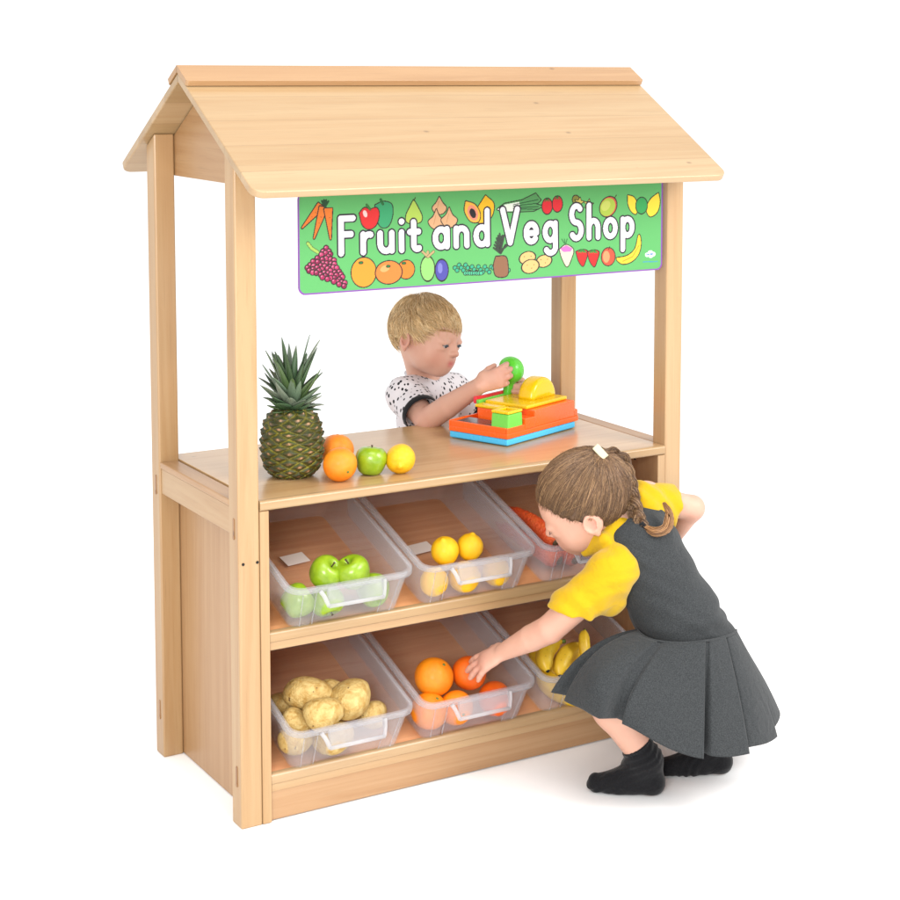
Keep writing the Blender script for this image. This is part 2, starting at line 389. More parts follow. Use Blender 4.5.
# lower row
L = new_layer('grape_picture')
line_art([A(80, 285), A(98, 308), A(125, 325)], 2.6, (170, 206, 96), L, .001)
g2 = np.random.default_rng(3)
gp = []
for i in range(4000):
    f = g2.uniform(0, 1); q = g2.uniform(-1, 1) * (62 * (1 - f) ** .8 + 5)
    x = 118 + 126 * f + q * .70; y = 352 + 122 * f - q * .72
    if x > 55 and all((x - a) ** 2 + (y - b) ** 2 > 185 for a, b in gp): gp.append((x, y))
gp.sort(key=lambda p: p[1])
for i, (x, y) in enumerate(gp):
    ell_art(*A(x, y), 2.6, 2.6, [(176, 40, 92), (150, 28, 78), (198, 60, 110)][i % 3], L, 0, .0022)
    ell_art(*A(x - 3, y - 4), .8, .7, (226, 130, 160), L, 0, 0)
L = new_layer('orange_picture')
ell_art(*A(520, 402), 9, 9, (240, 138, 50), L); ell_art(*A(330, 415), 13, 14, (245, 160, 52), L); ell_art(*A(442, 415), 14, 11, (242, 138, 62), L)
ell_art(*A(425, 398), 5, 3, (250, 176, 110), L, 15, 0)
for x, y in ((318, 372), (440, 388), (510, 374)): ell_art(*A(x, y), 2.2, 1.3, (50, 120, 60), L, 0, .001)
L = new_layer('plum_picture')
ell_art(*A(616, 398), 7.6, 12, (150, 212, 118), L); ell_art(*A(679, 405), 7.2, 10.4, (84, 82, 170), L); ell_art(*A(672, 396), 2.6, 5, (130, 130, 205), L, 0, 0)
for dx in (-24, 0, 26): line_art([A(618, 345), A(618 + dx, 322)], 2.2, (196, 170, 120), L, .0008)
L = new_layer('pea_picture')
for i in range(26):
    x = 738 + 9.6 * i; y = 394 + 14 * math.sin(i * 2.1) + (8 if 6 < i < 18 else 0)
    ell_art(*A(x, y), 2.2, 2.0, (60, 182, 140), L, 0, .0016)
for i in range(8): ell_art(*A(785 + 10 * i, 418), 2.2, 2, (80, 196, 150), L, 0, .0016)
L = new_layer('pineapple_picture')
for i in range(12):
    q = math.radians(-60 + 120 * i / 11); y0 = 330 - 6 * (i % 3)
    line_art([B(90, y0), (B(90, y0)[0] + 8 * math.sin(q), B(90, y0)[1] - (17 if abs(q) < .5 else 11) * math.cos(q))], 1.6, (62, 74, 62), L, .0006)
poly_art([B(68, 345), B(110, 345), B(120, 380), B(115, 428), B(68, 430), B(58, 385)], (150, 106, 78), L, .6, curve=True)
L = new_layer('potato_picture')
for x, y, r in ((210, 350, 9.5), (284, 364, 9.2), (222, 388, 10.2)):
    ell_art(*B(x, y), r, r * .66, (232, 196, 126), L, 8)
    for dx, dy in ((-14, -6), (6, 8), (16, -8)): ell_art(*B(x + dx, y + dy), .6, .5, (120, 84, 44), L, 0, 0)
L = new_layer('turnip_picture')
poly_art([B(356, 312), B(385, 292), B(416, 312), B(410, 345), B(388, 388), B(366, 350)], (240, 228, 196), L, .6, curve=True)
poly_art([B(360, 308), B(386, 294), B(413, 308), B(404, 322), B(370, 322)], (216, 120, 196), L, .2, 0)
for dx in (-12, 0, 12): line_art([B(382, 292), B(378 + dx, 266)], 1.2, (60, 130, 70), L)
L = new_layer('strawberry_picture')
for x, y in ((457, 348), (508, 350)):
    poly_art([B(x - 27, y - 25), B(x, y - 34), B(x + 25, y - 25), B(x + 14, y + 15), B(x + 2, y + 38), B(x - 16, y + 15)], (222, 48, 46), L, .5, curve=True)
    for dx in (-16, -5, 6, 16): line_art([B(x, y - 36), B(x + dx, y - 24)], 1.5, (52, 140, 60), L)
L = new_layer('apple_picture')
ell_art(*B(575, 345), 8.6, 9.2, (222, 92, 66), L); ell_art(*B(566, 345), 4.2, 6, (240, 160, 110), L, 0, 0); line_art([B(577, 312), B(582, 300)], 1, (70, 50, 30), L)
L = new_layer('banana_picture')
poly_art([B(612, 350), B(660, 340), B(695, 310), B(708, 262), B(712, 248), B(720, 250), B(724, 290), B(712, 335), B(680, 368), B(640, 378), B(615, 362)], (248, 214, 64), L, .3, curve=True)
line_art([B(640, 366), B(685, 345), B(714, 295)], .6, (150, 120, 30), L)
# lettering: rounded strokes
def arc(cx, cy, rx, ry, a0, a1, n=14): return [(cx + rx * math.cos(math.radians(a0 + (a1 - a0) * i / n)), cy + ry * math.sin(math.radians(a0 + (a1 - a0) * i / n))) for i in range(n + 1)]
GL = {
 'F': (.85, [[(0, 0), (0, 1.95), (.85, 1.95)], [(0, 1.05), (.7, 1.05)]]),
 'r': (.50, [[(0, 0), (0, 1)], arc(.42, .52, .42, .46, 180, 75)]),
 'u': (.84, [[(0, 1), (0, .42)], arc(.42, .42, .42, .42, 180, 360), [(.84, 1), (.84, 0)]]),
 'i': (.02, [[(0, 0), (0, 1)], [(0, 1.62), (.01, 1.62)]]),
 't': (.52, [[(.14, 1.55), (.14, .3)], arc(.40, .3, .26, .29, 180, 300), [(-.13, 1), (.5, 1)]]),
 'a': (.90, [arc(.45, .5, .45, .5, 0, 360, 24), [(.9, 1), (.9, 0)]]),
 'n': (.84, [[(0, 0), (0, 1)], arc(.42, .58, .42, .42, 180, 0), [(.84, .58), (.84, 0)]]),
 'd': (.90, [arc(.45, .5, .45, .5, 0, 360, 24), [(.9, 1.95), (.9, 0)]]),
 'V': (1.25, [[(0, 1.95), (.62, 0), (1.25, 1.95)]]),
 'e': (.98, [[(.05, .50), (.94, .50)], arc(.49, .5, .46, .52, 0, 318, 24)]),
 'g': (.90, [arc(.45, .5, .45, .5, 0, 360, 24), [(.9, 1), (.9, -.4)], arc(.47, -.4, .43, .36, 0, -150)]),
 'S': (.95, [arc(.48, 1.45, .44, .50, 40, 270), arc(.47, .475, .46, .475, 90, -145)]),
 'h': (.84, [[(0, 0), (0, 1.95)], arc(.42, .58, .42, .42, 180, 0), [(.84, .58), (.84, 0)]]),
 'o': (.94, [arc(.47, .5, .47, .5, 0, 360, 24)]),
 'p': (.92, [[(0, 1), (0, -.85)], arc(.46, .5, .46, .5, 0, 360, 24)]),
 'w': (.96, [[(0, 1), (.24, 0), (.48, .9), (.72, 0), (.96, 1)]]),
 'k': (.7, [[(0, 0), (0, 1.7)], [(.65, 1), (.05, .5), (.7, 0)]]),
 'l': (.02, [[(0, 0), (0, 1.7)]]),
}
def word_d(txt, x, z, h, wid=None, gap=.72):
    tot = sum(GL[c][0] for c in txt) + gap * (len(txt) - 1); kx = h if wid is None else wid / tot
    d = np.full(GX.shape, 9.); cx = x
    for c in txt:
        adv, strokes = GL[c]
        for st in strokes: d = np.minimum(d, poly_d(np.array([(cx + p[0] * kx, z + p[1] * h) for p in st])))
        cx += (adv + gap) * kx
    return d
L = new_layer('lettering'); LD = np.full(GX.shape, 9.)
sw = .0063
for txt, (u0, u1, v) in {'Fruit': (341, 418.5, 253.4), 'and': (435, 487, 246.9), 'Veg': (502.5, 555, 242.8), 'Shop': (571, 632, 238.4)}.items():
    a = S(u0, v); b = S(u1, v - (u1 - u0) * .095); LD = np.minimum(LD, word_d(txt, a[0], a[1], .0365, b[0] - a[0]))
fill(LD < sw + .0034, (52, 46, 56), L); fill(LD < sw, (252, 250, 255), L)
# little cloud emblem with blue word and a blue line of small print beneath
L = new_layer('emblem')
for dx, dy, r in ((-14, 2, 2.9), (0, -6, 3.4), (13, 0, 3.0), (2, 6, 3.0)): ell_art(*B(766 + dx, 334 + dy), r, r * .8, (250, 252, 255), L, 0, 0)
p = S(*B(749, 338)); fill(word_d('twinkl', p[0], p[1], .0026, .0165, .5) < .0006, (48, 130, 200), L)
for i in range(9): line_art([B(733 + i * 7.6, 368.5 - i * .25), B(737.5 + i * 7.6, 368.3 - i * .25)], .9, (70, 160, 205), L)
# purple edge and the rounded card outline
rc_ = .016; qx = np.abs(GX - (SX0 + SX1) / 2) - (SX1 - SX0) / 2 + rc_; qz = np.abs(GZ - (SZ0 + SZ1) / 2) - (SZ1 - SZ0) / 2 + rc_
CD = np.hypot(np.maximum(qx, 0), np.maximum(qz, 0)) + np.minimum(np.maximum(qx, qz), 0) - rc_
ART[CD > -.0042] = k_((146, 84, 178)); LAY[CD > -.0042] = 0
sign = empty('banner_sign', (.58, SY, 1.285))
tag(sign, 'long green card sign lettered Fruit and Veg Shop hanging under the front eave', 'sign')
def art_mat(name, rough, coat):
    t = NT(name); a = t.n('ShaderNodeAttribute', attribute_name='Col').outputs[0]
    t.bump(t.noise(t.coord('Object'), 90, 2), .04, .001)
    return t.set(Base_Color=a, Roughness=rough, Coat_Weight=coat, Specular_IOR_Level=.25)
M['print'] = art_mat('laminated_print', .55, .0)
SAG = -.006 * np.sin((GX - SX0) / (SX1 - SX0) * math.pi) * ((SZ1 - GZ) / (SZ1 - SZ0)) ** 2
GV = np.stack([GX, SY + SAG, GZ], -1); nz = len(gz)
ii, jj = np.meshgrid(np.arange(len(gx) - 1), np.arange(nz - 1), indexing='ij')
quad = np.stack([ii * nz + jj, (ii + 1) * nz + jj, (ii + 1) * nz + jj + 1, ii * nz + jj + 1], -1).reshape(-1, 4)
ql = LAY[:-1, :-1].reshape(-1); qin = (CD[:-1, :-1].reshape(-1) < 0)
Vall, Call = GV.reshape(-1, 3), ART.reshape(-1, 3)
for li, nm in enumerate(LAYERS):
    q = quad[(ql == li) & qin]
    if len(q) == 0: continue
    u_, inv = np.unique(q.ravel(), return_inverse=True)
    np_mesh(nm, Vall[u_], inv.reshape(-1, 4), M['print'], sign, True, Call[u_])
t = NT('card_back'); M['card_back'] = t.set(Base_Color=col(146, 84, 178), Roughness=.5)
b = prism([(p[0], p[1]) for p in rounded([(SX0 + .0006, SZ0 + .0006), (SX1 - .0006, SZ0 + .0006), (SX1 - .0006, SZ1 - .0006), (SX0 + .0006, SZ1 - .0006)], .016)], 'y', 0, .0012, 0)
bmesh.ops.subdivide_edges(b, edges=b.edges[:], cuts=0)
for v in b.verts: v.co.y += SY + .0012 - .001
obj('backing', b, M['card_back'], sign)

# ------------------------------------------------------------------ storage trays
def clear_plastic(name, cover, tint=(235, 236, 242), rough=.22, edge=.22):
    t = NT(name)
    t.set(Base_Color=col(*tint, .75), Roughness=rough, Specular_IOR_Level=.5)
    tr = t.n('ShaderNodeBsdfTransparent', {0: (.985, .985, .99, 1)})
    tl = t.n('ShaderNodeBsdfTranslucent', {0: col(*tint, .8)})
    m1 = t.n('ShaderNodeMixShader', {0: .45, 1: t.b.outputs[0], 2: tl.outputs[0]})
    lw = t.n('ShaderNodeLayerWeight', {0: .35}).outputs['Facing']
    n = t.noise(t.coord('Object'), 14, 3)
    f = t.math('ADD', t.math('MULTIPLY', lw, edge), t.math('MULTIPLY', n, .06)); f = t.math('ADD', f, max(cover - .03, 0))
    m2 = t.n('ShaderNodeMixShader', {0: f, 1: tr.outputs[0], 2: m1.outputs[0]})
    t.t.links.new(m2.outputs[0], t.out.inputs[0]); return t.m
M['tray'] = clear_plastic('clear_polypropylene', .15)
M['tray_floor'] = clear_plastic('clear_tray_floor', .012, (235, 236, 242), .22, .08)
M['tray_rim'] = clear_plastic('thick_polypropylene', .24)
M['tray_bar'] = clear_plastic('handle_bar_polypropylene', .52, (246, 246, 250))
M['tray_handle'] = clear_plastic('handle_polypropylene', .27)
t = NT('paper_label'); M['paper'] = t.set(Base_Color=col(226, 214, 206, .95), Roughness=.6)
def rr(a, b0, b1, r, n=6, dent=0):
    """rounded rectangle loop in (a, b) with a shallow step in the front face"""
    P = rounded([(-a, b0), (a, b0), (a, b1), (-a, b1)], r, n)
    out = []
    # front edge is from P[n] to P[n+1]
    f0, f1 = P[n], P[n + 1]
    for i, p in enumerate(P):
        out.append(p)
        if i == n:
            for x in (-.082, -.076, -.02, .02, .076, .082):
                out.append((x, b0 + (dent if abs(x) < .08 else 0)))
    return out
def loft(loops, flags=None, close=False):
    b = bmesh.new(); R = [[b.verts.new(p) for p in lp] for lp in loops]; n = len(loops[0])
    for i in range(len(R) - 1):
        for k in range(n): b.faces.new((R[i][k], R[i][(k + 1) % n], R[i + 1][(k + 1) % n], R[i + 1][k]))
    return b, R
HT, DEP = .106, .405
def tray_frame(ix, zt):
    # local a (across), b (up the slope), c (square to the shelf)
    return Vector((.2365 + .3055 * ix, .0045, zt - .0042))
RX = Matrix.Rotation(ALPHA, 4, 'X')
tray_mesh = {}
def make_tray(ix, zt, label):
    root = empty('storage_tray', tray_frame(ix, zt)); root.rotation_euler = (ALPHA, 0, 0)
    tag(root, label, 'tray', 'clear plastic trays on the shelves')
    if not tray_mesh:
        th = .0022
        def lp(a, b0, b1, r, c, dent=0): return [(p[0], p[1], c) for p in rr(a, b0, b1, r, 6, dent)]
        A0, A1 = .124, .1370; B0, B1 = .002, -.010; E0, E1 = DEP - .012, DEP
        outer = [lp(A0 - .004, B0 + .004, E0 - .004, .014, 0, .003), lp(A0, B0, E0, .018, .004, .005), lp(A1, B1, E1, .026, HT - .012, .005), lp(A1, B1, E1, .026, HT - .0105, 0)]
        inner = [lp(A1 - th, B1 + th, E1 - th, .024, HT - .001, 0), lp(A1 - th, B1 + th, E1 - th, .024, HT - .012, .005), lp(A0 - th, B0 + th, E0 - th, .016, .006, .005), lp(A0 - .006, B0 + .006, E0 - .006, .012, .0028, .003)]
        b, R = loft(outer); b.faces.new(R[0][::-1])
        b2, R2 = loft(inner); b2.faces.new(R2[-1]); join_bm(b, b2)
        for f in b.faces: f.material_index = 1 if max(v.co.z for v in f.verts) < .0065 else 0
        me = bpy.data.meshes.new('tray_body'); bmesh.ops.recalc_face_normals(b, faces=b.faces); b.to_mesh(me); b.free(); tray_mesh['body'] = me
        # rim: rolled flange hanging over the wall
        o = .0085
        rim = [lp(A1 - th, B1 + th, E1 - th, .024, HT - .001), lp(A1 + .001, B1 - .001, E1 + .001, .027, HT + .0012), lp(A1 + o - .002, B1 - o + .002, E1 + o - .002, .033, HT + .0008), lp(A1 + o, B1 - o, E1 + o, .034, HT - .001),
               lp(A1 + o + .0005, B1 - o - .0005, E1 + o + .0005, .034, HT - .0105), lp(A1 + o - .0015, B1 - o + .0015, E1 + o - .0015, .033, HT - .0105), lp(A1 + o - .002, B1 - o + .002, E1 + o - .002, .032, HT - .003), lp(A1 + .0006, B1 - .0006, E1 + .0006, .026, HT - .003), lp(A1 + .0004, B1 - .0004, E1 + .0004, .026, HT - .0105)]
        b, R = loft(rim); bmesh.ops.recalc_face_normals(b, faces=b.faces)
        for f in b.faces: f.smooth = True
        for sx in (-1, 1):
            for ax0, db in ((.081, 0), (.111, 0)):
                fr_ = ax0 / A1; q0 = (sx * ax0 * .93, B0 + .0005 + db, .005); q1 = (sx * ax0, B1 - .0006 + db, HT - .0125)
                V_, F_ = tube([q0, q1], .0011, 6); vs = [b.verts.new(v) for v in V_]; [b.faces.new([vs[i] for i in f]) for f in F_]
        me = bpy.data.meshes.new('tray_rim'); b.to_mesh(me); b.free(); tray_mesh['rim'] = me
        # pull handle: sloping plate, thick bottom bar, end gussets
        b = bmesh.new(); bf = B1 - o
        prof = [(bf - .0008, HT - .001), (bf - .0030, HT - .0008), (bf - .0195, HT - .034), (bf - .0180, HT - .0345), (bf - .0008, HT - .004)]
        q = prism(prof, 'x', -.062, .062, .0007); join_bm(b, q); nplate = len(b.faces)
        bar = tube([(-.0625, bf - .0185, HT - .0355), (.0625, bf - .0185, HT - .0355)], .0042, 10)
        for pts in ([(-.079, bf - .002, HT - .006), (-.071, bf - .008, HT - .017), (-.0625, bf - .0185, HT - .0355)], [(.0625, bf - .0185, HT - .0355), (.066, bf - .010, HT - .017), (.0665, bf - .003, HT - .002)]):
            V, F = tube(cr(pts, 8), .0046 if pts[0][0] < 0 else .0036, 8)
            for qv, qf in ((V, F),):
                vs = [b.verts.new(v) for v in qv]; [b.faces.new([vs[i] for i in f]) for f in qf]
        vs = [b.verts.new(v) for v in bar[0]]; [b.faces.new([vs[i] for i in f]) for f in bar[1]]
        b.faces.ensure_lookup_table()
        for f in b.faces[nplate:]: f.material_index = 1; f.smooth = True
        for s in (-1, 1):
            g = prism([(bf - .0006, HT - .002), (bf - .0165, HT - .032), (bf - .0006, HT - .013)] if s > 0 else [(bf - .0006, HT - .002), (bf - .0165, HT - .032), (bf - .0006, HT - .013)], 'x', s * .0625 - .001, s * .0625 + .001, 0); join_bm(b, g)
        bmesh.ops.recalc_face_normals(b, faces=b.faces); me = bpy.data.meshes.new('tray_handle'); b.to_mesh(me); b.free(); tray_mesh['handle'] = me
        b = bmesh.new(); box_bm(b, (-.028, -.019, 0), (.028, .019, .0004), 0); me = bpy.data.meshes.new('tray_label'); b.to_mesh(me); b.free(); tray_mesh['label'] = me
        for k_n, m_n in (('body', 'tray'), ('rim', 'tray_rim'), ('handle', 'tray_handle'), ('label', 'paper')): tray_mesh[k_n].materials.append(M[m_n])
        tray_mesh['body'].materials.append(M['tray_floor']); tray_mesh['handle'].materials.append(M['tray_bar'])
    for nm, key in (('tray_body', 'body'), ('rim', 'rim'), ('handle', 'handle')):
        o = bpy.data.objects.new(nm, tray_mesh[key]); C.objects.link(o); o.parent = root
    if zt > .3 and ix < 2:
        o = bpy.data.objects.new('paper_label', tray_mesh['label']); C.objects.link(o); o.parent = root; o.rotation_euler = (0, 0, .12); o.location = tray_local(0, ix, tray_pt(0, ix, *((295, 559) if ix == 0 else (421, 548)), .0036))
    return root
ZS = (.4002, .1016)
def tray_pt(r, i, u, v, c):     # the point c above the tray floor seen at (u, v)
    o = np.array(tray_frame(i, ZS[r])); n = np.array([0, -sa, ca])
    return ray_plane(u, v, o + n * c, n)
def tray_local(r, i, p):
    d = np.array(p) - np.array(tray_frame(i, ZS[r])); return (d[0], d[1] * ca + d[2] * sa, -d[1] * sa + d[2] * ca)

TL = [['clear plastic tray of green apples on the upper shelf, at the left post', 'clear plastic tray of yellow lemons in the middle of the upper shelf', 'clear plastic tray of carrots on the upper shelf, under the girl\'s face'],
      ['clear plastic tray heaped with potatoes on the lower shelf', 'clear plastic tray of oranges that the girl reaches into', 'clear plastic tray of bananas on the lower shelf beside the grey skirt']]
TR = [[make_tray(i, ZS[r], TL[r][i]) for i in range(3)] for r in range(2)]
# ------------------------------------------------------------------ fruit and vegetables
def skin_mat(name, c1, c2, scale=18, rough=.35, k=.5, spots=None, bump=(120, .08), coat=.2, sss=.0):
    t = NT(name); o = t.coord('Object'); n = t.noise(o, scale, 4, .4)
    c = t.ramp(n, [(.32, col(*c1, k)), (.68, col(*c2, k))])
    if spots:
        sc_, thr, cs, amt = spots
        v = t.n('ShaderNodeTexVoronoi', {'Vector': t.n('ShaderNodeVectorMath', {0: o, 1: t.n('ShaderNodeVectorMath', {0: t.n('ShaderNodeTexNoise', {'Vector': o, 'Scale': sc_ * .7}).outputs[1], 3: .35 / sc_ * 1.2}, operation='SCALE').outputs[0]}, operation='ADD').outputs[0], 'Scale': sc_}).outputs[0]
        c = t.mix(t.math('MULTIPLY', t.ramp(v, [(thr * .5, (1, 1, 1, 1)), (thr, (0, 0, 0, 1))]), amt), c, col(*cs, k))
    t.bump(t.noise(o, bump[0], 2), bump[1], .002 if bump[0] > 60 else .03)
    if sss: t.set(Subsurface_Weight=sss, Subsurface_Radius=(.01, .006, .003), Subsurface_Scale=.5)
    return t.set(Base_Color=c, Roughness=rough, Coat_Weight=coat, Coat_Roughness=.2)
M['orange'] = skin_mat('orange_peel', (252, 134, 4), (255, 152, 14), 1.2, .42, .85, None, (34, .30), .1)
M['orange_deep'] = skin_mat('deep_orange_peel', (248, 98, 6), (252, 116, 8), 1.2, .42, .85, None, (34, .30), .1)
M['apple'] = skin_mat('green_apple_skin', (134, 172, 20), (164, 196, 40), 1.6, .28, .72, (13, .15, (214, 226, 130), .5), (5, .05), .3)
M['lemon'] = skin_mat('lemon_peel', (252, 186, 4), (255, 204, 14), 1.5, .42, .85, None, (20, .35), .1)
M['potato'] = skin_mat('potato_skin', (196, 152, 70), (238, 208, 136), 2.6, .62, .70, (2.3, .15, (104, 64, 28), .85), (9, .3), 0)
M['carrot'] = skin_mat('carrot_skin', (236, 78, 24), (248, 104, 40), 8, .5, .62, (28, .12, (180, 60, 20), .5), (40, .4), .0)
M['banana'] = skin_mat('banana_skin', (230, 182, 30), (250, 210, 60), 20, .42, .8, (70, .13, (110, 74, 26), .7), (80, .1), .1)
M['stalk'] = skin_mat('brown_stalk', (84, 62, 34), (116, 92, 50), 60, .8, .45)
M['green_stalk'] = skin_mat('green_stalk', (110, 140, 50), (150, 176, 74), 60, .7, .45)
def lathe(prof, n=36, wob=0, seed=0, lobes=0, lobe_amp=0):
    r_ = np.random.default_rng(seed); V = []; ph = r_.uniform(0, 6.28, 4)
    prof = np.array(prof); m = len(prof)
    for i, (r, z) in enumerate(prof):
        for k in range(n):
            q = 2 * math.pi * k / n; t = i / (m - 1)
            f = 1 + wob * (.6 * math.sin(2 * q + ph[0] + 2 * t) + .4 * math.sin(3 * q + ph[1] - 3 * t)) + lobe_amp * math.cos(lobes * q + ph[2]) * (1 if z < 0 else .5)
            V.append((r * f * math.cos(q), r * f * math.sin(q), z))
    F = [(i * n + k, i * n + (k + 1) % n, (i + 1) * n + (k + 1) % n, (i + 1) * n + k) for i in range(m - 1) for k in range(n)]
    F += [tuple(range(n))[::-1], tuple(range((m - 1) * n, m * n))]
    return np.array(V), F
def prof_smooth(pts, n=28): return cr(pts, n)
def mesh_of(name, V, F, mat):
    o = np_mesh(name, V, F, mat, None); return o
PROTO = {}
# unit-size prototypes (radius 1), made as meshes once and copied
def reg(kind, parts): PROTO[kind] = parts     # list of (name, mesh)
def me_from(name, V, F, mat):
    me = bpy.data.meshes.new(name); me.from_pydata([tuple(v) for v in V], [], F); me.update()
    me.polygons.foreach_set('use_smooth', [True] * len(me.polygons)); me.materials.append(mat); return me
def sphere_prof(n=22, sq=1.0, top=0., bot=0.):
    return [(max(1e-3, math.sin(a)), -math.cos(a) * sq + (top * math.exp(-((math.pi - a) / .22) ** 2)) - bot * math.exp(-(a / .3) ** 2)) for a in np.linspace(.02, math.pi - .02, n)]
for kd, mt in (('orange', 'orange'), ('deep_orange', 'orange_deep')):
    V, F = lathe(sphere_prof(24, .95, -.05, -.03), 40, .012, 1)
    V2, F2 = lathe([(.001, .9), (.085, .9), (.08, .93), (.03, .94), (.001, .935)], 8, .1, 2)
    reg(kd, [('orange', me_from('orange', V, F, M[mt])), ('stalk_button', me_from('stalk_button', V2, F2, M['green_stalk']))])
V, F = lathe(prof_smooth([(.02, -.66), (.16, -.72), (.42, -.82), (.72, -.62), (.93, -.15), (1.0, .22), (.9, .6), (.62, .86), (.3, .86), (.12, .66), (.02, .56)], 34), 40, .02, 4, 5, .014)
V2, F2 = tube(cr([(0, 0, .54), (.02, .02, .75), (.06, .05, 1.02)], 7), [.05, .045, .042, .042, .045, .05, .07], 7)
reg('apple', [('apple', me_from('apple', V, F, M['apple'])), ('stalk', me_from('stalk', V2, F2, M['stalk']))])
V, F = lathe(prof_smooth([(.02, -1.08), (.12, -1.06), (.3, -.98), (.7, -.72), (.96, -.25), (1.0, .1), (.9, .5), (.6, .84), (.3, .98), (.18, 1.07), (.11, 1.12), (.02, 1.14)], 34), 36, .025, 5)
reg('lemon', [('lemon', me_from('lemon', V, F, M['lemon']))])
def potato(seed):
    r_ = np.random.default_rng(seed); b = bmesh.new(); bmesh.ops.create_icosphere(b, subdivisions=4, radius=1)
    ks = r_.normal(0, 1.5, (6, 3)); ph = r_.uniform(0, 6.28, 6); eyes = [unit(r_.normal(0, 1, 3)) for _ in range(7)]
    for v in b.verts:
        p = np.array(v.co); f = 1 + sum(.035 * math.sin(k @ p + q) for k, q in zip(ks, ph))
        for e in eyes: f -= .06 * math.exp(-((p - e) @ (p - e)) / .02)
        v.co = Vector(p * f * (1.28, .98, .86))
    me = bpy.data.meshes.new('potato'); b.to_mesh(me); b.free(); me.polygons.foreach_set('use_smooth', [True] * len(me.polygons)); me.materials.append(M['potato']); return me
for i in range(3): reg('potato%d' % i, [('potato', potato(20 + i))])
def carrot(seed):
    r_ = np.random.default_rng(seed); s = np.linspace(0, 1, 40)
    path = np.stack([s * 1.0, .05 * np.sin(s * 3 + seed), .03 * np.sin(s * 4.1)], -1)
    rad = .125 * np.interp(s, [0, .03, .1, .5, .85, 1], [.45, .85, 1, .8, .5, .06]) * (1 + .03 * np.sin(s * 90) + .02 * r_.normal(0, 1, 40))
    V, F = tube(path, rad, 18); me = me_from('carrot', V, F, M['carrot'])
    V2, F2 = tube(np.array([(.015, .05 * math.sin(seed), 0), (-.005, .05 * math.sin(seed), 0), (-.03, .05 * math.sin(seed), .0)]), [.06, .055, .03], 8)
    return [('carrot', me), ('stalk_end', me_from('stalk_end', V2, F2, M['stalk']))]
for i in range(2): reg('carrot%d' % i, carrot(i + 1))
def place(kind, name, loc, size, rot, label, cat, group, scale=(1, 1, 1)):
    root = None
    for i, (nm, me) in enumerate(PROTO[kind]):
        o = bpy.data.objects.new(name if i == 0 else nm, me); C.objects.link(o)
        if i == 0:
            root = o; o.location = Vector(loc); o.rotation_euler = rot; o.scale = tuple(size * s for s in scale); tag(o, label, cat, group)
        else: o.parent = root
    return root
def in_tray(kind, name, r, i, u, v, c, size, rot, label, cat, group, **kw):
    p = tray_pt(r, i, u, v, c)
    o_ = tray_local(r, i, p); b_min = size * kw.get('bk', 1.0) - .003
    if o_[1] < b_min: p = p + (b_min - o_[1]) * np.array([0, ca, sa])
    lim = .130 - size * .95; al = min(max(o_[0], -lim), lim); p = p + np.array([al - o_[0], 0, 0])
    return place(kind, name, p, size, rot, label, cat, group, **kw)
g = 'green apples in the tray'
for u, v, c, s, rot, lb in (
    (294, 602, .038, .036, (.9, .5, 1), 'green apple low at the front left corner of the apple tray'),
    (331, 605, .038, .0355, (2.6, .2, .4), 'green apple showing its dark blossom end low behind the tray handle'),
    (374, 592, .038, .0355, (.5, .8, 2), 'green apple low at the right of the apple tray'),
    (325, 573, .084, .035, (.7, -.5, 1), 'darker green apple on top of the tray heap at the left'),
    (353, 573, .088, .0365, (-.45, .1, 2), 'green apple on top of the tray heap, stalk up')):
    in_tray('apple', 'green_apple', 0, 0, u, v, c, s, rot, lb, 'apple', g)
g = 'lemons in the tray'
for u, v, c, s, rot, lb in (
    (434, 582, .037, .031, (.25, .25, 0), 'lemon standing on end at the front left corner of the lemon tray'),
    (464, 577, .034, .034, (1.4, .2, .7), 'large orange tinted lemon low at the front of the lemon tray'),
    (496, 572, .033, .031, (1.5, 1.1, .4), 'lemon low at the right of the lemon tray'),
    (445, 551, .082, .031, (.3, -.35, 0), 'lemon on top of the lemon heap, on the left'),
    (470, 547, .084, .029, (.2, .1, 1), 'lemon on top of the lemon heap with its nipple straight up')):
    in_tray('lemon', 'lemon', 0, 1, u, v, c, s, rot, lb, 'lemon', g)
g = 'oranges in the tray'
for kd, u, v, c, s, lb, rot in (
    ('orange', 424, 712, .042, .041, 'orange low at the left of the orange tray', (.5, .3, 0)),
    ('orange', 461, 714, .041, .038, 'orange low at the front behind the tray handle', (1.7, .2, 0)),
    ('deep_orange', 497, 701, .042, .039, 'orange low at the right of the orange tray', (.4, .9, 0)),
    ('orange', 434, 677, .092, .0435, 'big orange on top of the heap, left of the girl\'s hand', (.6, -.3, 1)),
    ('deep_orange', 469, 673, .090, .0385, 'deep orange fruit under the girl\'s fingers', (.3, .8, 1))):
    in_tray(kd, 'orange', 1, 1, u, v, c, s, rot, lb, 'orange', g)
g = 'potatoes in the tray'
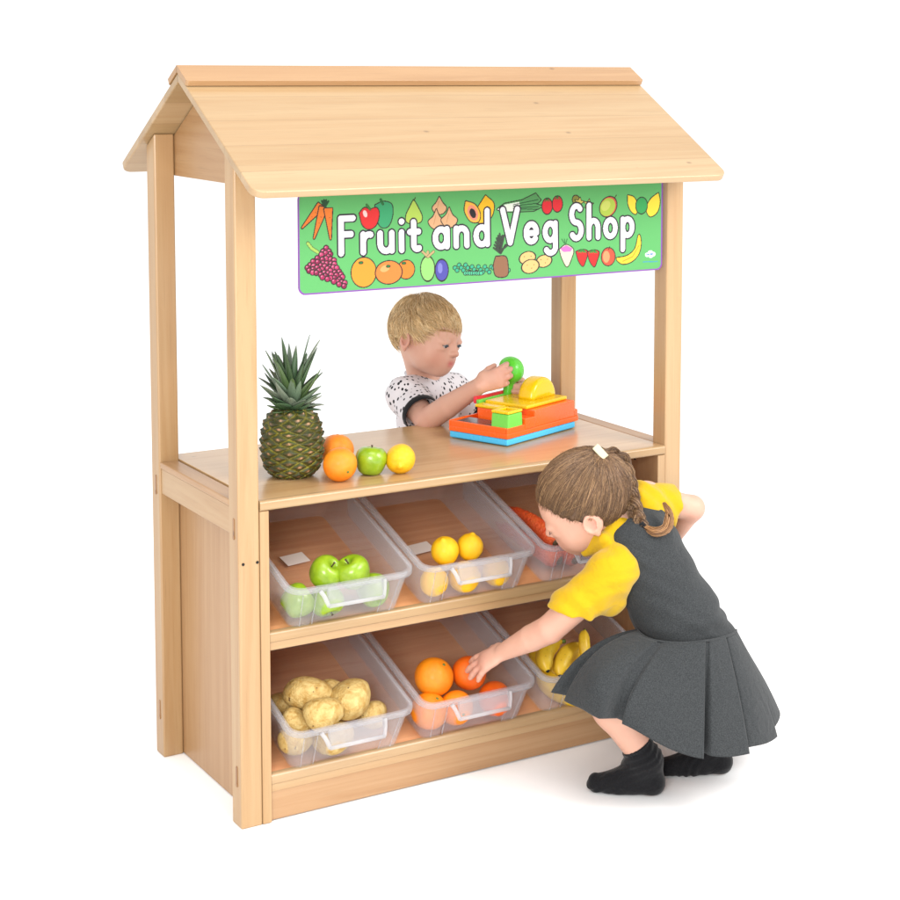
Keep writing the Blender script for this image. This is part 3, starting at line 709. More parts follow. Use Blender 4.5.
for k, u, v, c, s, rot, lb in (
    (0, 292, 741, .036, .033, (.3, .2, .6), 'potato at the bottom front left of the potato tray'),
    (1, 338, 744, .034, .036, (.2, 0, .2), 'potato at the bottom front of the tray behind the handle'),
    (2, 372, 716, .034, .032, (0, .3, 1.2), 'potato half hidden at the right of the potato heap'),
    (1, 282, 705, .055, .029, (.4, .3, 1.9), 'small potato at the far left edge of the potato heap'),
    (2, 296, 722, .066, .027, (1, .3, .4), 'small darker potato below the large oval one'),
    (0, 333, 692, .078, .027, (.2, .5, .2), 'small potato peeping out between the two large top ones'),
    (0, 307, 694, .098, .0375, (.1, .12, -.3), 'large oval potato on top of the heap at the left'),
    (1, 351, 699, .094, .0405, (.2, -.2, .5), 'large round potato on top of the heap at the right'),
    (2, 323, 714, .094, .0365, (.3, .1, .7), 'pale potato at the front of the heap just above the handle')):
    in_tray('potato%d' % k, 'potato', 1, 0, u, v, c, s * 1.06, rot, lb, 'potato', g)
g = 'carrots in the tray'
for k, (a, b_, c_), yaw, pit, s, lb in (
    (0, (-.052, .045, .026), 1.95, .0, .20, 'carrot lying low at the front left of the carrot tray'),
    (1, (-.012, .035, .026), 1.75, .0, .20, 'carrot lying beside the front left one, stalk end to the front'),
    (0, (.045, .04, .026), 1.3, .0, .20, 'carrot lying on the right of the carrot tray'),
    (1, (-.060, .060, .066), 1.85, -.02, .17, 'bright carrot on top of the carrot heap'),
    (0, (.03, .06, .068), 1.2, -.02, .16, 'carrot on top of the heap under the girl\'s chin')):
    p = np.array(tray_frame(2, ZS[0])) + np.array([a, b_ * ca - c_ * sa, b_ * sa + c_ * ca])
    Rm = RX.to_3x3() @ Matrix.Rotation(yaw, 3, 'Z') @ Matrix.Rotation(pit, 3, 'Y')
    place('carrot%d' % k, 'carrot', p, s, Rm.to_euler(), lb, 'carrot', g)
# bananas: each curved fruit with dark tips
def banana_mesh(L=.17, bend=1.5, r=.0275, seed=0):
    s = np.linspace(0, 1, 34); R = L / bend; th = (s - .5) * bend
    path = np.stack([R * np.sin(th), R * (1 - np.cos(th)), 0 * s], -1)
    rad = r * np.interp(s, [0, .02, .06, .13, .25, .5, .75, .88, .94, .97, 1], [.25, .32, .5, .8, .97, 1.05, .98, .75, .42, .34, .36])
    n = 20; T = np.gradient(path, axis=0); T /= np.linalg.norm(T, axis=1)[:, None]; Vs = []
    for i in range(len(s)):
        N = np.array([-T[i][1], T[i][0], 0]); Bn = np.array([0, 0, 1.])
        for k in range(n):
            q = 2 * math.pi * k / n; f = rad[i] * (1 + .07 * math.cos(5 * q))
            Vs.append(path[i] + f * (math.cos(q) * N + math.sin(q) * Bn))
    F = [(i * n + k, i * n + (k + 1) % n, (i + 1) * n + (k + 1) % n, (i + 1) * n + k) for i in range(len(s) - 1) for k in range(n)] + [tuple(range(n))[::-1], tuple(range((len(s) - 1) * n, len(s) * n))]
    me = me_from('banana', Vs, F, M['banana'])
    tp = path[0]; d = unit(path[0] - path[2]); V2, F2 = tube(np.array([tp - d * .004, tp + d * .001, tp + d * .004]), [.0075, .0068, .004], 8)
    tp = path[-1]; d = unit(path[-1] - path[-3]); V3, F3 = tube(np.array([tp - d * .004, tp + d * .008, tp + d * .018]), [.0062, .0062, .0075], 8)
    return [('banana', me), ('blossom_end', me_from('blossom_end', V2, F2, M['hole'])), ('stem', me_from('stem', V3, F3, M['green_stalk']))]
PROTO['banana'] = banana_mesh()
g = 'bananas in the tray'
def banana(p_tip, p_mid, p_stem, lb):
    a, m_, b_ = map(np.array, (p_tip, p_mid, p_stem)); x = unit(b_ - a); y = (a + b_) / 2 - m_; y = unit(y - x * (y @ x)); z = np.cross(x, y)
    Rm = Matrix(((x[0], y[0], z[0]), (x[1], y[1], z[1]), (x[2], y[2], z[2])))
    return place('banana', 'banana', m_, np.linalg.norm(b_ - a) / .155, Rm.to_euler(), lb, 'banana', g)
def tb(u, v, c): return tray_pt(1, 2, u, v, c)
banana(tb(566, 669, .060), tb(546, 651, .082), tb(578, 640, .070), 'banana at the front of the bunch with a dark tip hanging towards the tray wall')
banana(tb(574, 671, .040), tb(566, 656, .056), tb(600, 646, .050), 'banana in the middle of the bunch, behind the one with the dark tip')
banana(tb(590, 655, .050), tb(584, 644, .096), tb(588, 626, .090), 'banana standing upright at the back of the bunch beside the skirt')
banana(tb(538, 665, .030), tb(560, 690, .022), tb(590, 690, .03), 'banana lying low along the front wall of the banana tray')
banana(tb(534, 650, .045), tb(552, 670, .030), tb(585, 678, .035), 'banana low at the left of the banana tray')

# on the counter
g = 'loose fruit on the counter'
def on_counter(kind, name, u, v, size, hz, rot, lb, cat, **kw):
    p = ray_plane(u, v, (0, 0, HC + hz), np.array([0, 0, 1.])); return place(kind, name, p, size, rot, lb, cat, g, **kw)
on_counter('orange', 'orange', 340, 464.5, .0365, .0352, (1.9, .3, .2), 'orange at the front of the counter beside the pineapple', 'orange')
on_counter('orange', 'orange', 337, 450, .037, .0355, (-.2, .15, 0), 'orange on the counter behind another orange, beside the pineapple', 'orange')
on_counter('apple', 'green_apple', 371, 461.5, .0345, .0275, (.1, .15, 1), 'green apple on the counter between an orange and a lemon', 'apple')
on_counter('lemon', 'lemon', 400.5, 458.5, .0320, .0312, (1.9, .1, -.5), 'lemon on the counter, the last fruit in the row', 'lemon')

# pineapple
t = NT('pineapple_rind'); a_ = t.n('ShaderNodeAttribute', attribute_name='Col').outputs[0]
c_ = t.mix(t.math('MULTIPLY', t.ramp(t.noise(t.coord('Object'), 150, 4), [(.4, (0, 0, 0, 1)), (.65, (1, 1, 1, 1))]), .75), a_, (.045, .035, .012, 1)); t.bump(t.noise(t.coord('Object'), 260, 3), .3, .002)
M['rind'] = t.set(Base_Color=c_, Roughness=.55)
t = NT('pineapple_leaf'); a_ = t.n('ShaderNodeAttribute', attribute_name='Col').outputs[0]; M['leaf'] = t.set(Base_Color=a_, Roughness=.42, Coat_Weight=.15)
pb = ray_plane(296, 477, (0, 0, HC), np.array([0, 0, 1.])); pb[1] += .018
pine = empty('pineapple', pb); tag(pine, 'whole pineapple with spiky leaf crown standing on the counter by the front post', 'pineapple', 'loose fruit on the counter')
nt_, nh = 240, 170; Hp, Rp = .145, .0655
hh = np.linspace(0, 1, nh); base = Rp * np.interp(hh, [0, .02, .08, .2, .4, .6, .8, .92, .97, 1], [.55, .68, .82, .94, 1.0, .99, .9, .73, .58, .42])
base = np.convolve(np.pad(base, 5, 'edge'), np.ones(11) / 11, 'valid')
TT, HH = np.meshgrid(np.linspace(0, 2 * math.pi, nt_, endpoint=False), hh, indexing='ij')
nr, nk = 7.4, 9
p1 = (TT / (2 * math.pi) * nk + HH * nr * .98) ; p2 = (TT / (2 * math.pi) * nk * 1.0 - HH * nr * .98)
wob_ = .07 * np.sin(3 * TT + 9 * HH) + .05 * np.sin(7 * TT - 14 * HH + 1.3); p1 = p1 + wob_; p2 = p2 - .8 * wob_ + .04 * np.sin(5 * TT + 20 * HH)
f1 = (p1 - np.round(p1)); f2 = (p2 - np.round(p2)); e = np.maximum(np.abs(f1), np.abs(f2)) * 2      # 1 at the diamond edge
hgt = np.clip(1 - e ** 3, 0, 1) * .007 + np.exp(-(e / .3) ** 2) * .002
cellid = (np.round(p1) * 7.13 + np.round(p2) * 3.71); rnd = (np.sin(cellid * 12.9898) * 43758.5453) % 1
low = np.clip((f1 - f2) * 1.0, -1, 1)        # + at the top of the diamond
R_ = base[None, :] - .004 + hgt
PV = np.stack([R_ * np.cos(TT), R_ * np.sin(TT), HH * Hp + .003 * np.exp(-(e / .35) ** 2)], -1)
cg, cy, cb, ct_ = [np.array(lin(x)) * .8 for x in ((58, 72, 24), (168, 156, 40), (128, 86, 44), (220, 172, 132))]
PC = cg[None, None] + np.zeros(PV.shape)
def mixc(Cc, m, c): return Cc * (1 - m[..., None]) + c * m[..., None]
PC = mixc(PC, np.clip((e - .72) / .2, 0, 1) * (.45 + .55 * rnd), cy)
PC = mixc(PC, np.exp(-((f1 + f2) / .32) ** 2) * np.clip(1 - np.abs(low + .12) / .3, 0, 1) * .9, cb)
PC = mixc(PC, np.exp(-((f1 + f2) / .16) ** 2) * np.clip(1 - np.abs(low + .20) / .2, 0, 1), ct_)
PC = mixc(PC, np.clip((e - .93) / .06, 0, 1), np.array(lin((34, 38, 18))) * .4)
PC *= (.6 + .7 * rnd)[..., None] * (.85 + .3 * np.random.default_rng(2).random(PC.shape[:2]))[..., None]
ii, jj = np.meshgrid(np.arange(nt_), np.arange(nh - 1), indexing='ij'); i2 = (ii + 1) % nt_
Fq = np.stack([ii * nh + jj, i2 * nh + jj, i2 * nh + jj + 1, ii * nh + jj + 1], -1).reshape(-1, 4)
PVf = PV.reshape(-1, 3); cap0 = len(PVf); PVf = np.vstack([PVf, [[0, 0, .001], [0, 0, Hp]]]); PCf = np.vstack([PC.reshape(-1, 3), [cg, cg]])
Ft = [tuple(q) for q in Fq] + [(((i + 1) % nt_) * nh, i * nh, cap0) for i in range(nt_)] + [(i * nh + nh - 1, ((i + 1) % nt_) * nh + nh - 1, cap0 + 1) for i in range(nt_)]
np_mesh('rind', PVf, Ft, M['rind'], pine, True, PCf, local=True)
def leaf(L, wdt, az, el0, droop, z0, r0, tint):
    n = 14; s = np.linspace(0, 1, n); V = []; Cc = []
    d = np.array([math.cos(az), math.sin(az), 0]); side = np.array([-math.sin(az), math.cos(az), 0]); p = np.array([0, 0, z0]) + d * r0
    for i in range(n):
        el = el0 - droop * s[i] ** 1.3
        tdir = d * math.cos(el) + np.array([0, 0, math.sin(el)]); nrm = -d * math.sin(el) + np.array([0, 0, math.cos(el)])
        if i: p = p + tdir * L / (n - 1)
        wd = wdt * np.interp(s[i], [0, .15, .5, .85, 1], [.9, 1, .8, .36, .04])
        for q, lift in ((-1, .42), (-.5, .1), (0, 0), (.5, .1), (1, .42)):
            V.append(p + side * q * wd * .5 + nrm * lift * wd * .5); Cc.append(tint * (1.3 if abs(q) == 1 else 1) )
        for q, lift in ((1, .38), (0, -.12), (-1, .38)):
            V.append(p + side * q * wd * .48 + nrm * (lift * wd * .5 - .0012)); Cc.append(tint * .9)
    F = [(i * 8 + k, i * 8 + (k + 1) % 8, (i + 1) * 8 + (k + 1) % 8, (i + 1) * 8 + k) for i in range(n - 1) for k in range(8)]
    return V, F, Cc
r_ = np.random.default_rng(11)
greens = [np.array(lin(x)) * .85 for x in ((70, 96, 66), (96, 116, 92), (58, 84, 48), (120, 132, 112), (80, 104, 60))]
n_l = 74
for i in range(n_l):
    f = i / (n_l - 1); az = i * 2.39996 + r_.uniform(-.2, .2)
    el = np.interp(f, [0, .3, .6, 1], [.12, .5, .95, 1.4]) + r_.uniform(-.12, .12)
    L = np.interp(f, [0, .25, .6, .9, 1], [.035, .06, .085, .125, .11]) * r_.uniform(.8, 1.15)
    V, F, Cc = leaf(L, np.interp(f, [0, .3, 1], [.018, .025, .020]), az, el, r_.uniform(-.35, .25) if f < .6 else r_.uniform(-.1, .35), Hp - .008 + .034 * f, .012 * (1 - f) + .006, greens[i % 5] * r_.uniform(.8, 1.2))
    np_mesh('leaf', V, F, M['leaf'], pine, True, Cc, local=True)
# one broad leaf leaning left and one tall thin tip, as in the picture
for (L, wd, az, el, dr, gi) in ((.125, .030, 3.55, 1.25, .05, 2), (.150, .014, -.55, 1.42, .12, 0), (.10, .02, 2.6, 1.3, .1, 4)):
    V, F, Cc = leaf(L, wd, az, el, dr, Hp + .012, .008, greens[gi]); np_mesh('leaf', V, F, M['leaf'], pine, True, Cc, local=True)

# ------------------------------------------------------------------ toy till
for nm, c_ in dict(till_orange=(255, 100, 26), till_blue=(74, 190, 240), till_green=(112, 206, 76), till_yellow=(252, 206, 10), till_red=(226, 46, 62), till_grey=(84, 74, 78), till_white=(236, 236, 236), toy_green=(92, 200, 56)).items():
    M[nm] = plastic(nm, c_, .25, .80 if 'yellow' in nm else .92, .1)
T0 = ray_plane(507.5, 447.3, (0, 0, HC), np.array([0, 0, 1.])); UA = unit([.264, .103, 0]); VA = np.array([-UA[1], UA[0], 0])
till = empty('toy_till', T0); till.rotation_euler = (0, 0, math.atan2(UA[1], UA[0]))
tag(till, 'orange and blue plastic toy cash register with a yellow dome on the counter', 'toy till')
def tl(name, bm, mat, parent=till, smooth=False):
    me = bpy.data.meshes.new(name); bmesh.ops.recalc_face_normals(bm, faces=bm.faces); bm.to_mesh(me); bm.free(); o = link_mesh(name, me, M[mat], parent)
    if parent is not till: o.matrix_parent_inverse = Matrix.Identity(4)
    return o
def tbox(name, lo, hi, mat, bev=.003, parent=till): b = bmesh.new(); box_bm(b, lo, hi, bev, 3); return tl(name, b, mat, parent)
LU, LV = .283, .175
tbox('base', (.001, .001, .0015), (LU - .012, LV - .001, .017), 'till_blue', .004)
bm = bmesh.new()
box_bm(bm, (0, 0, .0172), (LU, LV, .030), .0025, 2)
for lo, hi in (((0, 0, .0285), (.110, .006, .043)), ((0, .0062, .0285), (.006, LV - .006, .043)), ((0, LV - .0062, .0285), (.110, LV, .043))): box_bm(bm, lo, hi, .002, 2)
box_bm(bm, (.106, .0005, .0287), (LU - .016, LV - .0005, .0695), .003, 2)
box_bm(bm, (LU - .0165, .002, .0287), (LU, LV - .002, .046), .003, 2)
body = tl('body', bm, 'till_orange')
tbox('door', (.066, -.0015, .030), (.105, .05, .056), 'till_orange', .002)
tbox('dark_pad', (.010, .064, .0302), (.064, LV - .012, .0415), 'till_grey', .003)
gb = bmesh.new()
q = prism(rounded([(.003, 0), (.062, 0), (.058, .048), (.007, .048)], 0), 'y', .0015, .052, .003)
for v in q.verts: v.co.z += .0255
join_bm(gb, q); tl('scanner', gb, 'till_green')
fr = bmesh.new()
for lo, hi in (((.005, .002, .0742), (.060, .013, .081)), ((.005, .041, .0742), (.060, .052, .081)), ((.005, .0132, .0742), (.016, .0408, .081)), ((.049, .0132, .0742), (.060, .0408, .081))): box_bm(fr, lo, hi, .002, 2)
tl('yellow_frame', fr, 'till_yellow'); tbox('slot', (.0162, .0134, .0738), (.0488, .0406, .0755), 'till_yellow', 0)
tbox('yellow_plate', (.100, .020, .0697), (LU - .020, .145, .0785), 'till_yellow', .003)
tbox('front_ledge', (.072, .085, .0305), (.1055, .146, .066), 'till_orange', .004); tbox('ledge_top', (.066, .080, .0662), (.0995, .150, .0735), 'till_yellow', .003)
dm = bmesh.new(); n = 26; cu, rr_ = .212, .050
ring = [(cu + rr_ * math.cos(q), .0785 + rr_ * .98 * math.sin(q)) for q in np.linspace(0, math.pi, n)]
q = prism(ring, 'y', .050, .098, 0); bmesh.ops.bevel(q, geom=[e for e in q.edges if abs(e.verts[0].co.y - e.verts[1].co.y) < 1e-5 and max(e.verts[0].co.z, e.verts[1].co.z) > .079], offset=.012, segments=5, profile=.5, affect='EDGES')
for f in q.faces: f.smooth = True
join_bm(dm, q); tl('dome', dm, 'till_yellow')
tbox('green_bar', (.085, .1505, .0700), (.215, .160, .080), 'till_green', .002); tbox('red_bar', (.085, .1605, .0700), (.235, .1695, .086), 'till_red', .002)
tbox('white_tab', (.088, .060, .0565), (.1045, .075, .064), 'till_white', .002)

# ------------------------------------------------------------------ bodies: one smooth implicit surface per mesh, meshed with surface nets
class Field:
    def __init__(s): s.p = []
    def add(s, f, k=.0, op='u'): s.p.append((f, k, op)); return s
    def rc(s, a, b, ra, rb, k=.012, op='u'):
        a = np.asarray(a, float); d = np.asarray(b, float) - a; L = max(d @ d, 1e-12)
        def f(p):
            q = p - a; t = np.clip(q @ d / L, 0, 1); return np.sqrt(((q - t[:, None] * d) ** 2).sum(1)) - (ra + (rb - ra) * t)
        return s.add(f, k, op)
    def ell(s, c, r, R=None, k=.012, op='u'):
        c = np.asarray(c, float); r = np.asarray(r, float); Rm = np.eye(3) if R is None else np.asarray(R, float)
        def f(p):
            q = (p - c) @ Rm; k0 = np.sqrt(((q / r) ** 2).sum(1)); k1 = np.sqrt(((q / r ** 2) ** 2).sum(1)) + 1e-9
            return np.where(k0 < 1e-3, -r.min(), k0 * (k0 - 1) / k1)
        return s.add(f, k, op)
    def plane(s, c, n, k=.003):          # keep the side the normal points away from
        c = np.asarray(c, float); n = unit(n); return s.add(lambda p: (p - c) @ n, k, 'i')
    def chain(s, pts, rad, k=.01):
        for i in range(len(pts) - 1): s.rc(pts[i], pts[i + 1], rad[i], rad[i + 1], k)
        return s
def smin(a, b, k):
    if k <= 0: return np.minimum(a, b)
    h = np.clip(.5 + .5 * (b - a) / k, 0, 1); return b + (a - b) * h - k * h * (1 - h)
def evalf(F, p, base=None):
    d = np.full(len(p), 9.)
    for f, k, op in F.p:
        e = f(p)
        if op == 'u': d = smin(d, e, k)
        elif op == 'd': d = -smin(-d, e, k)
        elif op == 'i': d = -smin(-d, -e, k)
    return d
def net(F, lo, hi, h, B=8):
    lo = np.asarray(lo, float); nb = np.ceil((np.asarray(hi) - lo) / (h * B)).astype(int); N = nb * B + 1
    bc = np.stack(np.meshgrid(*[np.arange(n) for n in nb], indexing='ij'), -1).reshape(-1, 3)
    ctr = lo + (bc + .5) * h * B; hd = h * B * .87
    pd_ = [f(ctr) for f, k, op in F.p]; d = np.full(len(ctr), 9.)
    for e, (f, k, op) in zip(pd_, F.p):
        d = smin(d, e, k) if op == 'u' else (-smin(-d, e, k) if op == 'd' else -smin(-d, -e, k))
    act = np.abs(d) < hd * 2.0
    G = np.repeat(np.repeat(np.repeat(np.where(d < 0, -1., 1.).reshape(nb), B, 0), B, 1), B, 2).astype(np.float32)
    G = np.pad(G, ((0, 1),) * 3, constant_values=1.)
    ab = bc[act]; o = np.stack(np.meshgrid(*[np.arange(B)] * 3, indexing='ij'), -1).reshape(-1, 3)
    CH = 2500
    for s0 in range(0, len(ab), CH):
        a = ab[s0:s0 + CH]; idx = (a[:, None, :] * B + o[None]).reshape(-1, 3); P = lo + idx * h
        da = np.full(len(P), 9.); sel = np.where(act)[0][s0:s0 + CH]
        for e, (f, k, op) in zip(pd_, F.p):
            m = (e[sel] < d[sel] + 2 * hd + 2 * k + .01) if op == 'u' else (np.ones(len(sel), bool) if op == 'i' else e[sel] < hd * 2 + k)
            if not m.any(): continue
            mm = np.repeat(m, B ** 3); v = f(P[mm]); dd = da[mm]
            da[mm] = smin(dd, v, k) if op == 'u' else (-smin(-dd, v, k) if op == 'd' else -smin(-dd, -v, k))
        G[idx[:, 0], idx[:, 1], idx[:, 2]] = da
    G[0] = G[-1] = 1; G[:, 0] = G[:, -1] = 1; G[:, :, 0] = G[:, :, -1] = 1
    ins = G < 0; cnt = np.zeros(tuple(N - 1), np.int8)
    cor = [(i, j, k) for i in (0, 1) for j in (0, 1) for k in (0, 1)]
    for i, j, k in cor: cnt += ins[i:N[0] - 1 + i, j:N[1] - 1 + j, k:N[2] - 1 + k]
    cells = np.argwhere((cnt > 0) & (cnt < 8)); V8 = np.stack([G[cells[:, 0] + i, cells[:, 1] + j, cells[:, 2] + k] for i, j, k in cor], 1).astype(float)
    cr_ = np.array(cor, float); acc = np.zeros((len(cells), 3)); n_ = np.zeros(len(cells))
    for a in range(8):
        for b in range(a + 1, 8):
            if np.abs(cr_[a] - cr_[b]).sum() != 1: continue
            m = (V8[:, a] < 0) != (V8[:, b] < 0); t = np.where(m, V8[:, a] / np.where(m, V8[:, a] - V8[:, b], 1), 0)
            acc += np.where(m[:, None], cr_[a] + t[:, None] * (cr_[b] - cr_[a]), 0); n_ += m
    V = lo + (cells + acc / n_[:, None]) * h
    I = np.full(tuple(N - 1), -1, np.int32); I[cells[:, 0], cells[:, 1], cells[:, 2]] = np.arange(len(cells)); Q = []
    for ax in range(3):
        u, v = [(1, 2), (2, 0), (0, 1)][ax]; sl0 = [slice(1, -1)] * 3; sl1 = [slice(1, -1)] * 3
        sl0[ax] = slice(0, -1); sl1[ax] = slice(1, None)
        A_, B_ = ins[tuple(sl0)], ins[tuple(sl1)]; e = np.argwhere(A_ != B_); pos = e + 1; pos[:, ax] = e[:, ax]; fl = A_[tuple(e.T)]
        def cell(du, dv): q = pos.copy(); q[:, u] -= du; q[:, v] -= dv; return I[q[:, 0], q[:, 1], q[:, 2]]
        q = np.stack([cell(1, 1), cell(0, 1), cell(0, 0), cell(1, 0)], 1); q[~fl] = q[~fl][:, ::-1]; Q.append(q)
    Q = np.vstack(Q); Q = Q[(Q >= 0).all(1)]
    # two passes of tangential smoothing keep the skin free of grid marks
    E_ = np.vstack([Q[:, [0, 1]], Q[:, [1, 2]], Q[:, [2, 3]], Q[:, [3, 0]]])
    deg = np.bincount(E_.ravel(), minlength=len(V))[:, None]
    for _ in range(2):
        S_ = np.zeros_like(V)
        for c_ in range(3): S_[:, c_] = np.bincount(E_[:, 0], V[E_[:, 1], c_], len(V)) + np.bincount(E_[:, 1], V[E_[:, 0], c_], len(V))
        V = .5 * V + .5 * S_ / deg
    return V, Q
def frame(f, up):        # columns: forward, left, up
    f = unit(f); l = unit(np.cross(up, f)); return np.stack([f, l, np.cross(f, l)], 1)
def rot_to(x, yhint):    # rotation whose first column is x
    x = unit(x); z = unit(np.cross(x, yhint)); return np.stack([x, np.cross(z, x), z], 1)

def head(F, c, R, s, side_ear=True):
    L = lambda x, y, z: np.asarray(c) + R @ (np.array([x, y, z]) * s)
    F.ell(L(-.04, 0, .10), np.array([.455, .375, .40]) * s, R, .0)
    F.ell(L(.12, 0, -.15), np.array([.30, .295, .295]) * s, R, .12 * s)
    F.ell(L(.24, 0, .06), np.array([.175, .27, .20]) * s, R, .10 * s)            # forehead and brow
    for y in (-1, 1):
        F.ell(L(.19, y * .16, -.19), np.array([.11, .11, .11]) * s, R, .18 * s)   # cheeks
    F.ell(L(.28, 0, -.37), np.array([.10, .12, .085]) * s, R, .10 * s)         # chin
    F.ell(L(.355, 0, -.245), np.array([.075, .14, .11]) * s, R, .10 * s)         # muzzle
    for y in (-1, 1):
        F.ell(L(.458, y * .155, -.018), np.array([.065, .095, .042]) * s, R, .09 * s, 'd')   # sockets
    F.rc(L(.395, 0, .02), L(.465, 0, -.115), .032 * s, .042 * s, .04 * s)       # nose
    F.ell(L(.475, 0, -.125), np.array([.042, .045, .038]) * s, R, .02 * s)
    for y in (-1, 1): F.ell(L(.44, y * .05, -.135), np.array([.035, .028, .028]) * s, R, .02 * s)
    F.rc(L(.398, -.06, -.238), L(.398, .06, -.238), .022 * s, .022 * s, .02 * s)   # upper lip
    F.ell(L(.416, 0, -.236), np.array([.026, .055, .02]) * s, R, .016 * s)
    F.ell(L(.402, 0, -.280), np.array([.032, .060, .025]) * s, R, .018 * s)         # lower lip
    F.rc(L(.440, 0, -.260), L(.434, .075, -.250), .005 * s, .004 * s, .008 * s, 'd'); F.rc(L(.440, 0, -.260), L(.434, -.075, -.250), .005 * s, .004 * s, .008 * s, 'd')
    for y in (-1, 1):     # eyelids over the eyeball
        F.ell(L(.356, y * .155, .008), np.array([.074, .095, .050]) * s, R, .03 * s); F.ell(L(.342, y * .155, -.066), np.array([.062, .08, .028]) * s, R, .05 * s)
        e = rot_to(R @ np.array([.5, y * .75, .25]), R @ np.array([0, 0, 1.]))
        F.ell(L(-.06, y * .375, -.07), np.array([.10, .042, .112]) * s, R @ rotz(y * .45), .02 * s)
        F.ell(L(-.045, y * .405, -.055), np.array([.058, .022, .07]) * s, R @ rotz(y * .45), .012 * s, 'd')
        F.ell(L(-.05, y * .375, -.175), np.array([.03, .025, .035]) * s, R, .02 * s)
    return L
def rotz(a): c_, s_ = math.cos(a), math.sin(a); return np.array([[c_, -s_, 0], [s_, c_, 0], [0, 0, 1.]])
def hand(F, wr, d, n, t, s=.108, curl=(.35, .4, .45, .5), spread=.10, thumb=(.8, .55, .35), rw=.02):
    """d finger direction, n palm normal, t thumb side"""
    d = unit(d); n = unit(n - d * (n @ d)); t = unit(t - d * (t @ d) - n * (t @ n)); R = np.stack([d, t, n], 1); wr = np.asarray(wr, float)
    P = lambda x, y, z: wr + R @ (np.array([x, y, z]) * s)
    F.ell(P(.30, .01, 0), np.array([.30, .235, .115]) * s, R, .010)
    F.ell(P(.46, .0, -.01), np.array([.13, .235, .085]) * s, R, .010)
    F.ell(P(.2, .14, .05), np.array([.17, .10, .09]) * s, R, .010)
    roots = [(.50, .185), (.54, .065), (.53, -.06), (.46, -.175)]; lens = (.40, .45, .42, .33); rad = (.072, .074, .071, .064)
    tips = []
    for i in range(4):
        a = spread * (1.5 - i) * .9; q = P(roots[i][0], roots[i][1], 0); ang = 0; pts = [q]
        for j, fl_ in enumerate((.45, .31, .24)):
            ang += curl[i] * (1.0, 1.15, .8)[j]
            dv = (d * math.cos(a) + t * math.sin(a)) * math.cos(ang) + n * math.sin(ang)
            q = q + dv * lens[i] * fl_ * s; pts.append(q)
        r = rad[i] * s; F.rc(pts[0], pts[1], r, r * .95, .004); F.rc(pts[1], pts[2], r * .97, r * .9, .002); F.rc(pts[2], pts[3], r * .9, r * .74, .002); tips.append(pts[-1])
    q = P(.16, .20, .04); dv = unit(d * thumb[0] + t * thumb[1] + n * thumb[2]); q1 = q + dv * .25 * s; dv2 = unit(dv + d * .25 + n * .15 - t * .15); q2 = q1 + dv2 * .2 * s
    F.rc(P(.1, .1, .02), q, .09 * s, .085 * s, .008); F.rc(q, q1, .085 * s, .075 * s, .005); F.rc(q1, q2, .076 * s, .06 * s, .002)
    return tips
def strands(name, paths, r0, mat, parent, cols, taper=(1, 1, .9, .25)):
    """paths (N, S, 3) -> one mesh of tapering three sided hairs"""
    P = np.asarray(paths, float); N, S_, _ = P.shape; T = np.gradient(P, axis=1); T /= np.linalg.norm(T, axis=2, keepdims=True) + 1e-9
    a = np.array([.31, .57, .76]); n1 = np.cross(T, a); n1 /= np.linalg.norm(n1, axis=2, keepdims=True) + 1e-9; n2 = np.cross(T, n1)
    rr_ = np.interp(np.linspace(0, 1, S_), np.linspace(0, 1, len(taper)), taper)[None, :, None] * np.broadcast_to(np.asarray(r0).reshape(-1, 1, 1), (N, 1, 1))
    V = np.stack([P + rr_ * (math.cos(q) * n1 + math.sin(q) * n2) for q in (0, 2.0944, 4.18879)], 2)
    ii, ss, kk = np.meshgrid(np.arange(N), np.arange(S_ - 1), np.arange(3), indexing='ij'); b0 = (ii * S_ + ss) * 3
    Fq = np.stack([b0 + kk, b0 + (kk + 1) % 3, b0 + 3 + (kk + 1) % 3, b0 + 3 + kk], -1).reshape(-1, 4)
    Cc = np.repeat(np.asarray(cols), S_ * 3, axis=0)
    return np_mesh(name, V.reshape(-1, 3), Fq, mat, parent, True, Cc)
# ---- materials of people
def skin(name):
    t = NT(name); a = t.n('ShaderNodeAttribute', attribute_name='Col').outputs[0]; o = t.coord('Object')
    n = t.noise(o, 26, 4); c = t.mix(t.math('MULTIPLY', t.ramp(n, [(.4, (0, 0, 0, 1)), (.75, (1, 1, 1, 1))]), .22), a, (.50, .22, .16, 1))
    t.bump(t.noise(o, 500, 2), .06, .001)
    return t.set(Base_Color=c, Roughness=.5, Specular_IOR_Level=.35, Subsurface_Weight=.12, Subsurface_Radius=(.012, .005, .003), Subsurface_Scale=.6)
M['skin'] = skin('skin')
t = NT('eye_white'); M['eye_white'] = t.set(Base_Color=(.50, .47, .45, 1), Roughness=.2)
t = NT('eye_iris'); M['eye_iris'] = t.set(Base_Color=(.03, .045, .06, 1), Roughness=.12)
t = NT('hair'); a_ = t.n('ShaderNodeAttribute', attribute_name='Col').outputs[0]; M['hair'] = t.set(Base_Color=a_, Roughness=.42, Specular_IOR_Level=.5)
def cloth(name, c1, c2, scale, k=.5, rough=.85, bumpf=(900, .25), sheen=.15, fold=.9):
    t = NT(name); o = t.coord('Object'); n = t.noise(o, scale, 3)
    h_ = t.math('ADD', t.math('MULTIPLY', t.noise(o, bumpf[0], 2), .22 * bumpf[1]), t.math('MULTIPLY', t.noise(o, 24, 2, 1.6), fold))
    t.bump(h_, .6, .006)
    return t.set(Base_Color=t.ramp(n, [(.35, col(*c1, k)), (.65, col(*c2, k))]), Roughness=rough, Sheen_Weight=sheen, Specular_IOR_Level=.2)
